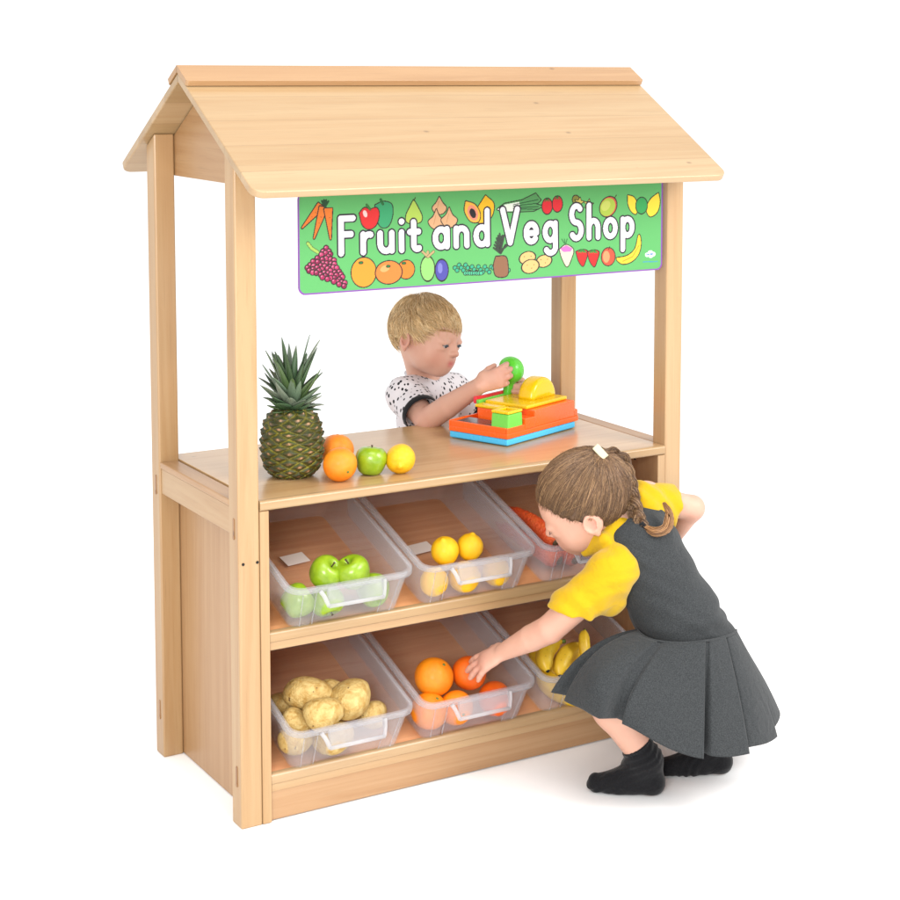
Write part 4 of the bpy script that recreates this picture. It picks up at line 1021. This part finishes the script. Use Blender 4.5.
M['yellow'] = cloth('yellow_jersey', (246, 196, 8), (248, 201, 16), 900, .52)
M['grey'] = cloth('grey_flannel', (56, 59, 61), (82, 85, 87), 520, .5, .9, (700, .35), .08)
M['black'] = cloth('black_knit', (16, 16, 20), (30, 30, 34), 400, .6)
M['navy'] = cloth('navy_cotton', (40, 46, 70), (52, 58, 84), 300, .5)
M['tie'] = plastic('cream_clip', (236, 226, 190), .3, .6, .2)
t = NT('printed_tee'); o_ = t.coord('Object', (84, 84, 58), (.4, .3, .2))
v_ = t.n('ShaderNodeTexVoronoi', {'Vector': o_, 'Scale': 1.0, 'Randomness': .7}).outputs[0]
M['tee'] = t.set(Base_Color=t.mix(t.ramp(v_, [(.29, (1, 1, 1, 1)), (.33, (0, 0, 0, 1))]), col(238, 234, 238, .74), (.02, .02, .025, 1)), Roughness=.85, Sheen_Weight=.1, Specular_IOR_Level=.2)
SK = np.array(lin((238, 186, 162))) * .66; LIP = np.array(lin((222, 112, 104))) * .66; BLUSH = np.array(lin((228, 140, 122))) * .62
def skin_cols(V, spots):
    Cc = np.repeat(SK[None], len(V), 0)
    for c, r, cc, amt in spots:
        wv = np.exp(-((np.linalg.norm((V - c) / r, axis=1)) ** 2)) * amt; Cc = Cc * (1 - wv[:, None]) + cc * wv[:, None]
    return Cc
def face_spots(L, R, s):
    out = []
    for y in (-.03, 0, .03): out.append((L(.428, y * 1.3, -.256), .04 * s, LIP, .9))
    for y in (-1, 1):
        out.append((L(.33, y * .19, -.2), .11 * s, BLUSH, .30)); out.append((L(-.06, y * .40, -.07), .10 * s, BLUSH, .45))
    out.append((L(.48, 0, -.13), .05 * s, BLUSH, .35)); return out
def eyes(parent, L, R, s, gaze, lid, lr=.072, lw=1.0, ball=True):
    g = unit(gaze)
    for y in (-1, 1):
        c = L(.358, y * .155, -.022); bm = bmesh.new(); bmesh.ops.create_icosphere(bm, subdivisions=3, radius=.066 * s)
        for v in bm.verts: v.co = v.co + Vector(c)
        for f in bm.faces:
            f.smooth = True; f.material_index = 1 if unit(np.array(f.calc_center_median()) - c) @ g > .85 else 0
        if ball: obj('eye', bm, [M['eye_white'], M['eye_iris']], parent)
        else: bm.free()
        pts = [L(.360 + lr * math.cos(a) * math.cos(lid), y * .155 + .074 * math.sin(a), -.02 + lr * math.cos(a) * math.sin(lid)) for a in np.linspace(-1.15, 1.15, 9)]
        V, F = tube(pts, np.interp(np.linspace(0, 1, 9), [0, .5, 1], [.003, .0075, .004]) * s * lw, 6)
        np_mesh('eyelashes', V, F, M['eye_iris'], parent)
def brows(L, s, colr, parent, n=90):
    paths = []; r_ = np.random.default_rng(5)
    for y in (-1, 1):
        for i in range(n):
            u = r_.uniform(0, 1); yy = .07 + .17 * u; z = .125 + .03 * math.sin(u * 2.6) + r_.uniform(-.01, .01); x = .418 - .09 * u ** 2.2
            paths.append([L(x + .006, y * yy, z), L(x + .004 - .008, y * (yy + .02), z + .006), L(x - .018, y * (yy + .045), z + .006)])
    return strands('eyebrows', paths, .0026 * s, M['hair'], parent, np.repeat(colr[None], len(paths), 0))
def person(name, F, lo, hi, h, spots, parent):
    V, Q = net(F, lo, hi, h); return np_mesh(name, V, Q, M['skin'], parent, True, skin_cols(V, spots))
def garment(name, F, lo, hi, h, mat, parent, fold=None):
    V, Q = net(F, lo, hi, h)
    o = np_mesh(name, V, Q, mat, parent, True)
    return o
def scalp_dir(p): return unit(p)

# ------------------------------------------------------------------ the girl crouching at the trays
def gp_(u, v, d): return K(u, v, d)
GS = .224
GC = K(586, 502, 3.80)
g_f = -.86 * RT - .45 * UP + .22 * FW; g_R = frame(g_f, -.38 * RT + .88 * UP - .28 * FW)
Gr = Field(); GL_ = head(Gr, GC, g_R, GS)
nsh, fsh = gp_(612, 572, 3.72), gp_(646, 499, 3.86)
chest, waist, hip = gp_(645, 552, 3.80), gp_(678, 618, 3.83), gp_(696, 658, 3.86)
nk = gp_(628, 540, 3.79)
Gr.rc(nk, GL_(-.14, 0, -.22), .036, .036, .02)
Gr.rc(chest, waist, .078, .074, .03); Gr.rc(waist, hip, .074, .088, .03); Gr.rc(nsh, fsh, .038, .036, .03)
elb, wri = gp_(550, 629, 3.745), gp_(505, 651, 3.83)
Gr.chain([nsh, elb], [.037, .0305], .015); Gr.chain([elb, elb + (wri - elb) * .4, wri], [.0305, .0285, .0195], .003)
felb, fwr = gp_(692, 508, 3.92), gp_(664, 548, 3.97)
Gr.chain([fsh, felb], [.034, .027], .02); Gr.chain([felb, fwr], [.026, .019], .012)
hand(Gr, fwr, gp_(640, 575, 3.98) - fwr, -FW, UP, .10)
od = unit(gp_(462, 675, 3.85) - wri)
hand(Gr, wri, od + .12 * FW, .55 * FW - .75 * UP - .15 * RT, .85 * FW + .45 * UP, .112, (.14, .12, .16, .22), .16)
def zpt(u, v, z): return ray_plane(u, v, (0, 0, z), np.array([0, 0, 1.]))
LEGS = []
for hp, kn, toe, heel in ((gp_(690, 664, 3.82), gp_(596, 680, 3.76), zpt(597, 783, .0170), zpt(651, 782, .025)), (gp_(702, 656, 3.95), gp_(616, 684, 4.00), zpt(667, 767, .0170), zpt(719, 761, .025))):
    fd = unit((toe - heel) * [1, 1, 0]); an = heel + fd * .012 + np.array([0, 0, .048]); LEGS.append((hp, kn, an, heel, toe))
    Gr.chain([hp, kn], [.060, .040], .03); Gr.chain([kn, kn + (an - kn) * .35, an], [.039, .042, .028], .02)
    Gr.rc(an, heel, .028, .024, .015); Gr.rc(heel, toe, .024, .0155, .015); Gr.rc(an, heel + (toe - heel) * .6, .025, .019, .02)
girl = empty('person', (GC[0], GC[1], 0)); girl.location = (hip[0], hip[1], 0)
tag(girl, 'crouching girl in grey pinafore and yellow polo shirt reaching into the orange tray', 'girl')
sp = face_spots(GL_, g_R, GS)
for c in (wri + od * .07, elb, felb): sp.append((c, .03, BLUSH, .35))
gb_ = person('body', Gr, (.40, -.50, -.01), (1.20, .12, .74), .0026, sp, girl)
eyes(girl, GL_, g_R, GS, g_f - .5 * UP, -.55, .083, .5, False)
# clothes
polo = Field()
sl = gp_(572, 607, 3.712)
sA, sB = gp_(614, 570, 3.72), gp_(571, 610, 3.718)
polo.rc(sA, sB, .0445, .050, .01); polo.rc(nsh, nk + (chest - nk) * .2, .045, .05, .02); polo.rc(sA, gp_(611, 599, 3.75), .042, .036, .02)
polo.plane(gp_(573, 611, 3.72), -.28 * RT - .96 * UP + .05 * FW, .002)
polo2 = Field(); polo2.rc(fsh + (nk - fsh) * .25, fsh + (felb - fsh) * .8, .061, .043, .01); polo2.plane(fsh + (felb - fsh) * .50, felb - fsh, .002)
co = Field(); co.rc(nk + unit(GL_(-.14, 0, -.22) - nk) * .002, nk + unit(GL_(-.10, 0, -.24) - nk) * .036, .056, .051, .0); co.rc(gp_(606, 541, 3.745), gp_(588, 548, 3.79), .022, .02, .02)
allp = Field(); allp.p = []
def fsdf(*Fs):
    def f(p):
        d = None
        for q in Fs: e = evalf(q, p); d = e if d is None else smin(d, e, .004)
        return d
    return f
def folds(A0, fr, amp, dirv, ph=0.):
    dirv = np.asarray(dirv, float)
    return lambda p: A0(p) + amp * np.sin(p @ dirv * fr + 2.2 * np.sin(p @ np.array([31., 17, 23]) + ph))
pf = fsdf(polo, polo2, co); allp.add(folds(folds(pf, 110., .0022, unit(.75 * RT + UP * .45 + .4 * FW)), 210., .0009, unit(.3 * RT - UP * .8)))
arm_cut = Field(); arm_cut.rc(nsh + (elb - nsh) * .42, elb, .046, .046)
allp.rc(nsh + (elb - nsh) * .55, elb, .043, .050, .003, 'd')
garment('polo_shirt', allp, (.45, -.42, .28), (1.10, .0, .74), .0028, M['yellow'], girl)
bod = Field()
bod.rc(chest + (nk - chest) * .28, waist, .088, .088, .02); bod.rc(waist, hip, .088, .098, .03); bod.rc(hip, hip + (hip - waist) * .5, .098, .098, .03)
bod.rc(nsh + (fsh - nsh) * .22 + (chest - nsh) * .25, nsh + (fsh - nsh) * .8 + (chest - nsh) * .12, .046, .046, .03)
bod.plane(hip + (hip - waist) * .40, hip - waist, .01)
bod2 = Field(); bf_ = fsdf(bod); bod2.add((lambda p: folds(bf_, 120., .0012, unit(UP + .35 * RT), 1.)(p) + .0034 * np.sin(p @ unit(UP - .15 * RT) * 150. + 1.7 * np.sin(p @ np.array([22., 14., 9.]))) * np.exp(-((p - waist - (hip - waist) * .3) @ unit(hip - waist) / .038) ** 2)))
bod2.ell(nk + unit(GL_(-.14, 0, -.22) - nk) * .035, np.array([.050, .050, .050]), None, .01, 'd')
garment('bodice', bod2, (.6, -.45, .16), (1.15, .0, .70), .003, M['grey'], girl)
# skirt: loft from the dropped waist to the hem with knife pleats
hem = [(557, 695, 3.72), (580, 708, 3.655), (607, 718, 3.625), (650, 738, 3.615), (700, 757, 3.63), (735, 753, 3.68), (762, 743, 3.76), (778, 722, 3.90), (768, 702, 4.02), (722, 694, 4.10), (662, 690, 4.10), (604, 690, 4.00), (570, 690, 3.86)]
wst = [(638, 630, 3.79), (645, 637, 3.735), (658, 641, 3.715), (680, 643, 3.705), (704, 641, 3.715), (721, 638, 3.755), (732, 634, 3.805), (736, 630, 3.87), (728, 633, 3.94), (708, 628, 3.965), (684, 624, 3.965), (660, 625, 3.92), (646, 629, 3.86)]
mid = [(592, 650, 3.73), (602, 664, 3.655), (622, 680, 3.63), (664, 694, 3.64), (702, 704, 3.665), (730, 702, 3.71), (752, 694, 3.78), (762, 682, 3.89), (750, 665, 4.0), (716, 655, 4.05), (670, 650, 4.05), (626, 650, 3.97), (602, 652, 3.86)]
def ring(pts, n):
    P = np.array([K(*p) for p in pts]); m = len(P); tt = np.arange(n) / n * m; i = tt.astype(int); f = (tt - i)[:, None]
    a, b, c, d = P[(i - 1) % m], P[i % m], P[(i + 1) % m], P[(i + 2) % m]
    return .5 * (2 * b + (c - a) * f + (2 * a - 5 * b + 4 * c - d) * f ** 2 + (3 * b - a - 3 * c + d) * f ** 3)
NR, NT_ = 13 * 36, 44
Rw, Rm_, Rh = ring(wst, NR), ring(mid, NR), ring(hem, NR); cw, chh = Rw.mean(0), Rh.mean(0); SV = []
pb_ = np.array([0, 2.0, 4.1, 5.3, 6.5, 8.0, 9.6, 11.4, 13.0]); pp = np.arange(NR) / NR * 13; pi_ = np.clip(np.searchsorted(pb_, pp, 'right') - 1, 0, 7)
ph = (pp - pb_[pi_]) / (pb_[pi_ + 1] - pb_[pi_]); saw = np.interp(ph, [0, .12, .17, .45, .96, 1.0], [-.9, -.75, .15, .5, 1.0, -.9]); r_ = np.random.default_rng(4)
amp = np.array([1.25, 1.35, 1.15, .9, .9, .9, .9, .9])[pi_]
for k in range(NT_):
    s = k / (NT_ - 1); P = (1 - s) ** 2 * Rw + 2 * s * (1 - s) * (2 * Rm_ - .5 * Rw - .5 * Rh) + s * s * Rh
    ctr = cw + (chh - cw) * s; rad = P - ctr; ax_ = unit(chh - cw); rad = rad - (rad @ ax_)[:, None] * ax_; rad /= np.linalg.norm(rad, axis=1)[:, None]
    P = P + rad * ((saw - .35) * amp * (.003 + .019 * s ** .8))[:, None]
    P = P + np.array([0, 0, 1.]) * (.0025 * np.sin(np.arange(NR) / NR * 55 + 3 * s) * s)[:, None]
    SV.append(P)
SV = np.vstack(SV); ii, kk = np.meshgrid(np.arange(NR), np.arange(NT_ - 1), indexing='ij')
SF = np.stack([kk * NR + ii, (kk + 1) * NR + ii, (kk + 1) * NR + (ii + 1) % NR, kk * NR + (ii + 1) % NR], -1).reshape(-1, 4)
skirt = np_mesh('pleated_skirt', SV, SF, M['grey'], girl)
sd = skirt.modifiers.new('cloth', 'SOLIDIFY'); sd.thickness = .0025; sd.offset = 0
# waist seam band and button
V, Fq_ = tube(np.vstack([Rw[::6], Rw[:1]]), .0028, 8, False); np_mesh('waist_seam', V, Fq_, M['grey'], girl)
# socks
for hp, kn, an, heel, toe in LEGS:
    F_ = Field(); ax = unit(kn - an); F_.rc(an, an + ax * .06, .0318, .0355, .012); F_.plane(an + ax * .040, ax, .003)
    F_.rc(an, heel, .0312, .0272, .015); F_.rc(heel, toe, .0272, .0185, .015); F_.rc(an, heel + (toe - heel) * .62, .029, .0235, .025); F_.rc(heel + (toe - heel) * .35, toe, .0255, .0185, .015)
    F_.plane((0, 0, .0015), (0, 0, -1), .004)
    f0 = fsdf(F_)
    def fo(p, f0=f0, an=an, ax=ax):
        h_ = (p - an) @ ax; return f0(p) + .0016 * np.sin(h_ * 420 + 1.8 * np.sin(p @ np.array([70., 40, 30]))) * np.exp(-((h_ - .012) / .026) ** 2)
    G_ = Field(); G_.add(fo); G_.rc(an + ax * .028, an + ax * .12, .030, .036, .002, 'd')
    lo_ = np.minimum(an, np.minimum(toe, heel)) - .06; hi_ = np.maximum(an + ax * .06, np.maximum(toe, heel)) + .06; lo_[2] = -.01
    garment('sock', G_, lo_, hi_, .0024, M['black'], girl)
# hair: combed back over the skull into a tied tail
def hair_cols(n, tones, seed):
    r2 = np.random.default_rng(seed); T_ = np.array([np.array(lin(c)) for c in tones]); i = r2.integers(0, len(T_), n); return T_[i] * r2.uniform(.75, 1.2, (n, 1))
G_T = [(104, 76, 54), (124, 94, 66), (88, 64, 44), (148, 116, 82), (112, 84, 58)]
CC = np.array([-.04, 0, .10]); CR = np.array([.465, .386, .412])
pony = unit((np.array([-.37, .02, .39]) - CC) / CR)
def girl_mask(d):
    p = CC + d * CR; x, y, z = p; ay = abs(y)
    line = np.interp(x, [-.6, -.2, -.02, .06, .16, .28, .5], [-.40, -.38, -.10, -.02, .06, .19, .29])
    return z > line + .012 * math.sin(9 * x + 7 * y)
r_ = np.random.default_rng(21); P_ = []; rads = []
while len(P_) < 11000:
    d = unit(r_.normal(0, 1, 3))
    if not girl_mask(unit(d + np.array([0, 0, r_.normal(0, .035)]))): continue
    ang = math.acos(np.clip(d @ pony, -1, 1))
    if ang < .05: continue
    jit = r_.normal(0, .06, 3) + .10 * np.sin(np.array([23., 19, 27]) * d[[1, 2, 0]] + [0, 1, 2]); tgt = unit(pony + jit * .9); S_ = np.linspace(0, 1, 11); om = math.acos(np.clip(d @ tgt, -1, 1)); lift = r_.uniform(.0, .035)
    ln = r_.uniform(.75, 1.0); pts = []
    for s in S_ * ln:
        q = (math.sin((1 - s) * om) * d + math.sin(s * om) * tgt) / math.sin(om)
        rr2 = 1.0 + lift + .010 * math.sin(s * 7 + 20 * d[0] + 17 * d[2]) + .03 * s ** 2
        pts.append(GL_(*(CC + q * CR * rr2)))
    P_.append(pts); rads.append(r_.uniform(.00032, .0007))
for i in range(160):
    d = unit(r_.normal(0, 1, 3))
    if not girl_mask(d): continue
    v = unit(pony - d * (pony @ d) + r_.normal(0, .5, 3)); bl = r_.uniform(.08, .22); P_.append([GL_(*(CC + unit(d + v * s * bl / .42) * CR * (1.02 + r_.uniform(.02, .07) * math.sin(s * 3)))) for s in np.linspace(0, 1, 11)]); rads.append(.0003)
strands('hair', P_, np.array(rads), M['hair'], girl, hair_cols(len(P_), G_T, 1), (.35, 1, 1, .8))
# under-layer so that no scalp shows
def hair_cap(name, maskf, tone, Lf, parent, rad=1.012):
    b = bmesh.new(); bmesh.ops.create_icosphere(b, subdivisions=5, radius=1)
    bmesh.ops.delete(b, geom=[v for v in b.verts if not maskf(unit(np.array(v.co)))], context='VERTS')
    for v in b.verts: v.co = Vector(Lf(*(CC + np.array(v.co) * CR * rad)))
    me = bpy.data.meshes.new(name); b.to_mesh(me); b.free(); me.polygons.foreach_set('use_smooth', [True] * len(me.polygons))
    o = link_mesh(name, me, tone, parent); me.transform(Matrix.Translation(-parent.location)); s_ = o.modifiers.new('t', 'SOLIDIFY'); s_.thickness = .002; return o
t = NT('hair_base_brown'); n_ = t.noise(t.coord('Object', (60, 60, 60)), 1, 4); M['hairbase_g'] = t.set(Base_Color=t.ramp(n_, [(.3, col(66, 46, 32, .9)), (.7, col(100, 74, 52, .9))]), Roughness=.6)
hair_cap('hair_underlayer', lambda d: girl_mask(d) and girl_mask(unit(d - np.array([.0, 0, .07]))), M['hairbase_g'], GL_, girl)
# tie and braid
pt = GL_(*(CC + pony * CR * 1.05))
pth = cr([pt, gp_(619, 460, 3.80), gp_(626, 478, 3.785), gp_(630, 496, 3.77), gp_(636, 514, 3.755), gp_(644, 527, 3.735)], 60)
tl_ = cr([gp_(644, 527, 3.735), gp_(656, 532, 3.72), gp_(667, 527, 3.72), gp_(669, 514, 3.73), gp_(664, 503, 3.75)], 16)
def bundle(path, rad, n, seed, wob=.0):
    r2 = np.random.default_rng(seed); T = np.gradient(path, axis=0); T /= np.linalg.norm(T, axis=1)[:, None]; n1 = np.cross(T, FW); n1 /= np.linalg.norm(n1, axis=1)[:, None]; n2 = np.cross(T, n1); out = []
    rad = np.broadcast_to(rad, (len(path),))
    for i in range(n):
        a = r2.uniform(0, 6.28); q = math.sqrt(r2.uniform(0, 1)); tw = r2.uniform(-.6, .6)
        out.append([path[j] + rad[j] * q * (math.cos(a + tw * j / len(path)) * n1[j] + math.sin(a + tw * j / len(path)) * n2[j]) + r2.normal(0, wob, 3) for j in range(len(path))])
    return out
BR = []
T = np.gradient(pth, axis=0); T /= np.linalg.norm(T, axis=1)[:, None]; n1 = np.cross(T, FW); n1 /= np.linalg.norm(n1, axis=1)[:, None]; n2 = np.cross(T, n1)
s_ = np.linspace(0, 1, 60); env = np.interp(s_, [0, .15, .7, 1], [.5, 1, .9, .45])
for k in range(3):
    a = s_ * 6.28 * 2.6 + k * 2.094; off = (np.sin(a) * .0125 * env)[:, None] * n1 + (np.sin(2 * a) * .0065 * env)[:, None] * n2
    BR += bundle(pth + off, .0090 * env + .002, 130, k + 2, .0005)
strands('braid', BR, .0006, M['hair'], girl, hair_cols(len(BR), G_T, 5), (1, 1, 1, 1))
TB = bundle(tl_, np.interp(np.linspace(0, 1, 16), [0, .2, .6, 1], [.005, .010, .011, .004]), 160, 9, .0004)
strands('braid_tail', TB, .0007, M['hair'], girl, hair_cols(len(TB), [(150, 108, 70), (172, 128, 84), (130, 92, 60)], 6))
V, F_ = tube(np.array([gp_(641, 523, 3.737), gp_(647, 530, 3.733)]), .0072, 14); np_mesh('braid_band', V, F_, M['black'], girl)
b = bmesh.new(); box_bm(b, (-.017, -.0055, -.008), (.017, .0055, .008), .002, 2); ax = unit(gp_(611, 464, 3.75) - gp_(600, 452, 3.76)); Rc = rot_to(ax, -FW)
for v in b.verts: v.co = Vector(np.array(GL_(*(CC + pony * CR * 1.07))) - .008 * FW + Rc @ np.array(v.co))
obj('hair_clip', b, M['tie'], girl)


# ------------------------------------------------------------------ the boy standing behind the counter
BS = .199; BC = K(426, 336, 4.43)
b_f = .87 * RT - .46 * FW - .20 * UP; b_R = frame(b_f, UP + .10 * RT)
Bo = Field(); BL_ = head(Bo, BC, b_R, BS)
bn, bf2 = K(406, 396, 4.42), K(452, 391, 4.60)
bch, bwa, bhi = K(428, 410, 4.55), K(430, 455, 4.57), K(430, 505, 4.58); bnk = K(424, 382, 4.51)
Bo.rc(bnk, BL_(-.10, 0, -.25), .037, .034, .015)
Bo.rc(bch, bwa, .070, .074, .03); Bo.rc(bwa, bhi, .074, .078, .03); Bo.rc(bn, bf2, .036, .036, .03)
be, bw = K(427, 420, 4.315), K(479, 386, 4.235)
Bo.chain([bn, be], [.034, .030], .02); Bo.chain([be, be + (bw - be) * .4, bw], [.030, .0285, .0205], .003)
be2, bw2 = K(494, 425, 4.52), K(522, 387, 4.37)
Bo.chain([bf2, be2], [.034, .029], .02); Bo.chain([be2, bw2], [.028, .020], .02)
hand(Bo, bw, .92 * RT + .36 * UP + .10 * FW, .95 * FW - .10 * RT, UP - .25 * RT, .104, (.35, .42, .46, .5), .08, (.75, .25, .55))
hand(Bo, bw2, -.92 * FW - .15 * UP + .12 * RT, -RT, UP, .098, (.78, .8, .82, .85), .06, (.6, .3, .6))
for q in (-1, 1):
    hp = bhi + RT * .035 * q * .6 + FW * .045 * q; an = np.array([hp[0], hp[1], .06]); kn = (hp + an) / 2
    Bo.chain([hp, kn, an], [.062, .045, .032], .02); Bo.rc(an, an + np.array([.07, -.06, -.035]), .03, .022, .02)
boy = empty('person', (bhi[0], bhi[1], 0)); tag(boy, 'blond toddler in white speckled tee standing behind the counter, holding a green toy', 'boy')
sp = face_spots(BL_, b_R, BS)
for c in (be, K(504, 378, 4.25)): sp.append((c, .03, BLUSH, .35))
person('body', Bo, (.44, .26, -.01), (1.04, .86, 1.04), .0026, sp, boy)
eyes(boy, BL_, b_R, BS, b_f - .40 * UP + .02 * RT, -.22)
brows(BL_, BS, np.array(lin((176, 136, 92))), boy, 60)
# tee with black ribbed cuffs
tee = Field(); tee.rc(bch, bwa, .082, .086, .02); tee.rc(bwa, bhi, .086, .090, .03); tee.rc(bn, bf2, .052, .050, .03); tee.plane(bhi + np.array([0, 0, -.02]), (0, 0, -1), .006)
tee.ell(bnk + np.array([0, 0, .035]), np.array([.052, .052, .036]), None, .008, 'd')
sleeve = Field(); sleeve.rc(bn + (bch - bn) * .1, be, .052, .047, .02); sleeve.plane(bn + (be - bn) * .70, be - bn, .002)
sleeve2 = Field(); sleeve2.rc(bf2 + (bch - bf2) * .1, be2, .046, .042, .02); sleeve2.plane(bf2 + (be2 - bf2) * .74, be2 - bf2, .002)
tf = Field(); tf.add(folds(fsdf(tee, sleeve, sleeve2), 120., .0013, unit(UP + .3 * RT), .5))
tf.rc(bn + (be - bn) * .62, be + (be - bn) * .5, .0385, .042, .002, 'd')
garment('tee_shirt', tf, (.46, .32, .38), (1.02, .86, .92), .003, M['tee'], boy)
for a, e, f in ((bn, be, .70), (bf2, be2, .74)):
    d_ = unit(e - a); V, F_ = tube(np.array([a + (e - a) * f - d_ * .004, a + (e - a) * f - d_ * .002, a + (e - a) * f + d_ * .013, a + (e - a) * f + d_ * .014]), [.0475, .0482, .0470, .0455] if a is bn else [.043, .0450, .0440, .041], 40, False)
    o = np_mesh('cuff', V, F_, M['black'], boy); m_ = o.modifiers.new('t', 'SOLIDIFY'); m_.thickness = .0025
nb_ = [bnk + np.array([0, 0, .012]) + .046 * (math.cos(q) * unit(RT) + math.sin(q) * unit(FW * [1, 1, 0])) + np.array([0, 0, -.012 * math.cos(q)]) for q in np.linspace(0, 2 * math.pi, 33)]
t = NT('white_rib'); M['rib'] = t.set(Base_Color=col(236, 232, 236, .6), Roughness=.9)
V, F_ = tube(nb_, .0052, 8, False); np_mesh('neckband', V, F_, M['rib'], boy)
tr_ = Field()
for q in (-1, 1):
    hp = bhi + RT * .035 * q * .6 + FW * .045 * q; an = np.array([hp[0], hp[1], .06]); tr_.chain([hp, (hp + an) / 2, an], [.072, .058, .046], .015)
tr_.ell(bhi, np.array([.086, .086, .07]), None, .02); tr_.plane((0, 0, .045), (0, 0, -1), .003)
garment('trousers', tr_, (.5, .4, .0), (1.04, .9, .52), .004, M['navy'], boy)
# short blond hair growing from the crown
B_T = [(206, 172, 124), (222, 192, 144), (184, 150, 102), (234, 210, 166), (214, 182, 132)]
crown = unit((np.array([-.24, .03, .47]) - CC) / CR)
def boy_mask(d):
    p = CC + d * CR; x, y, z = p
    line = np.interp(x, [-.6, -.25, -.10, -.02, .05, .12, .20, .32, .5], [-.22, -.24, -.04, .03, .02, .10, .17, .25, .31])
    return z > line + .02 * math.sin(11 * x + 9 * y)
r_ = np.random.default_rng(31); P_ = []; rads = []
while len(P_) < 9000:
    d = unit(r_.normal(0, 1, 3))
    if not boy_mask(unit(d + np.array([0, 0, r_.normal(0, .03)]))): continue
    p0 = CC + d * CR; ang = math.acos(np.clip(d @ crown, -1, 1))
    away = d - crown * (d @ crown); away = unit(away + 1e-6)
    g2_ = unit(away * 1.0 + np.array([.55 if p0[0] > -.05 else .0, .12, -.25]) + r_.normal(0, .14, 3) + .26 * np.sin(np.array([13., 17, 11]) * d[[2, 0, 1]] + [0, 2, 4]) + .10 * np.sin(np.array([31., 37, 29]) * d[[1, 2, 0]])); g2_ = unit(g2_ - d * (g2_ @ d))
    L_ = r_.uniform(.14, .27) * (.72 if p0[0] > .12 else .9); lift = r_.uniform(.01, .075) + .04 * math.exp(-(ang / .5) ** 2); pts = []
    for s in np.linspace(0, 1, 8):
        q = unit(d + g2_ * (s * L_ / .42)); pts.append(BL_(*(CC + q * CR * (1.0 + lift * math.sin(min(1, s * 1.25) * 2.2)) + np.array([0, 0, -.02 * s * s]))))
    P_.append(pts); rads.append(r_.uniform(.0004, .0008))
strands('hair', P_, np.array(rads), M['hair'], boy, hair_cols(len(P_), B_T, 11), (1, 1, .9, .3))
t = NT('hair_base_blond'); n_ = t.noise(t.coord('Object', (60, 60, 60)), 1, 4); M['hairbase_b'] = t.set(Base_Color=t.ramp(n_, [(.3, col(132, 102, 66, .9)), (.7, col(168, 134, 92, .9))]), Roughness=.6)
hair_cap('hair_underlayer', lambda d: boy_mask(d) and boy_mask(unit(d - np.array([.05, 0, .07]))), M['hairbase_b'], BL_, boy)
# the green toy in his hands
tg = Field(); tg.ell(K(511, 367, 4.305), np.array([.030, .028, .026]), rot_to(RT - .25 * UP, FW), .0); tg.rc(K(510, 372, 4.305), K(507, 399, 4.31), .016, .0105, .012); tg.ell(K(506, 400, 4.31), np.array([.013, .013, .010]), None, .006)
tg.ell(K(514, 373, 4.30), np.array([.023, .022, .022]), None, .012)
V, Q = net(tg, K(512, 380, 4.28) - .07, K(512, 380, 4.28) + .07, .0018)
toy = np_mesh('toy_handset', V, Q, M['toy_green']); tag(toy, 'bright green plastic toy handset held in the boy\'s two hands', 'toy')
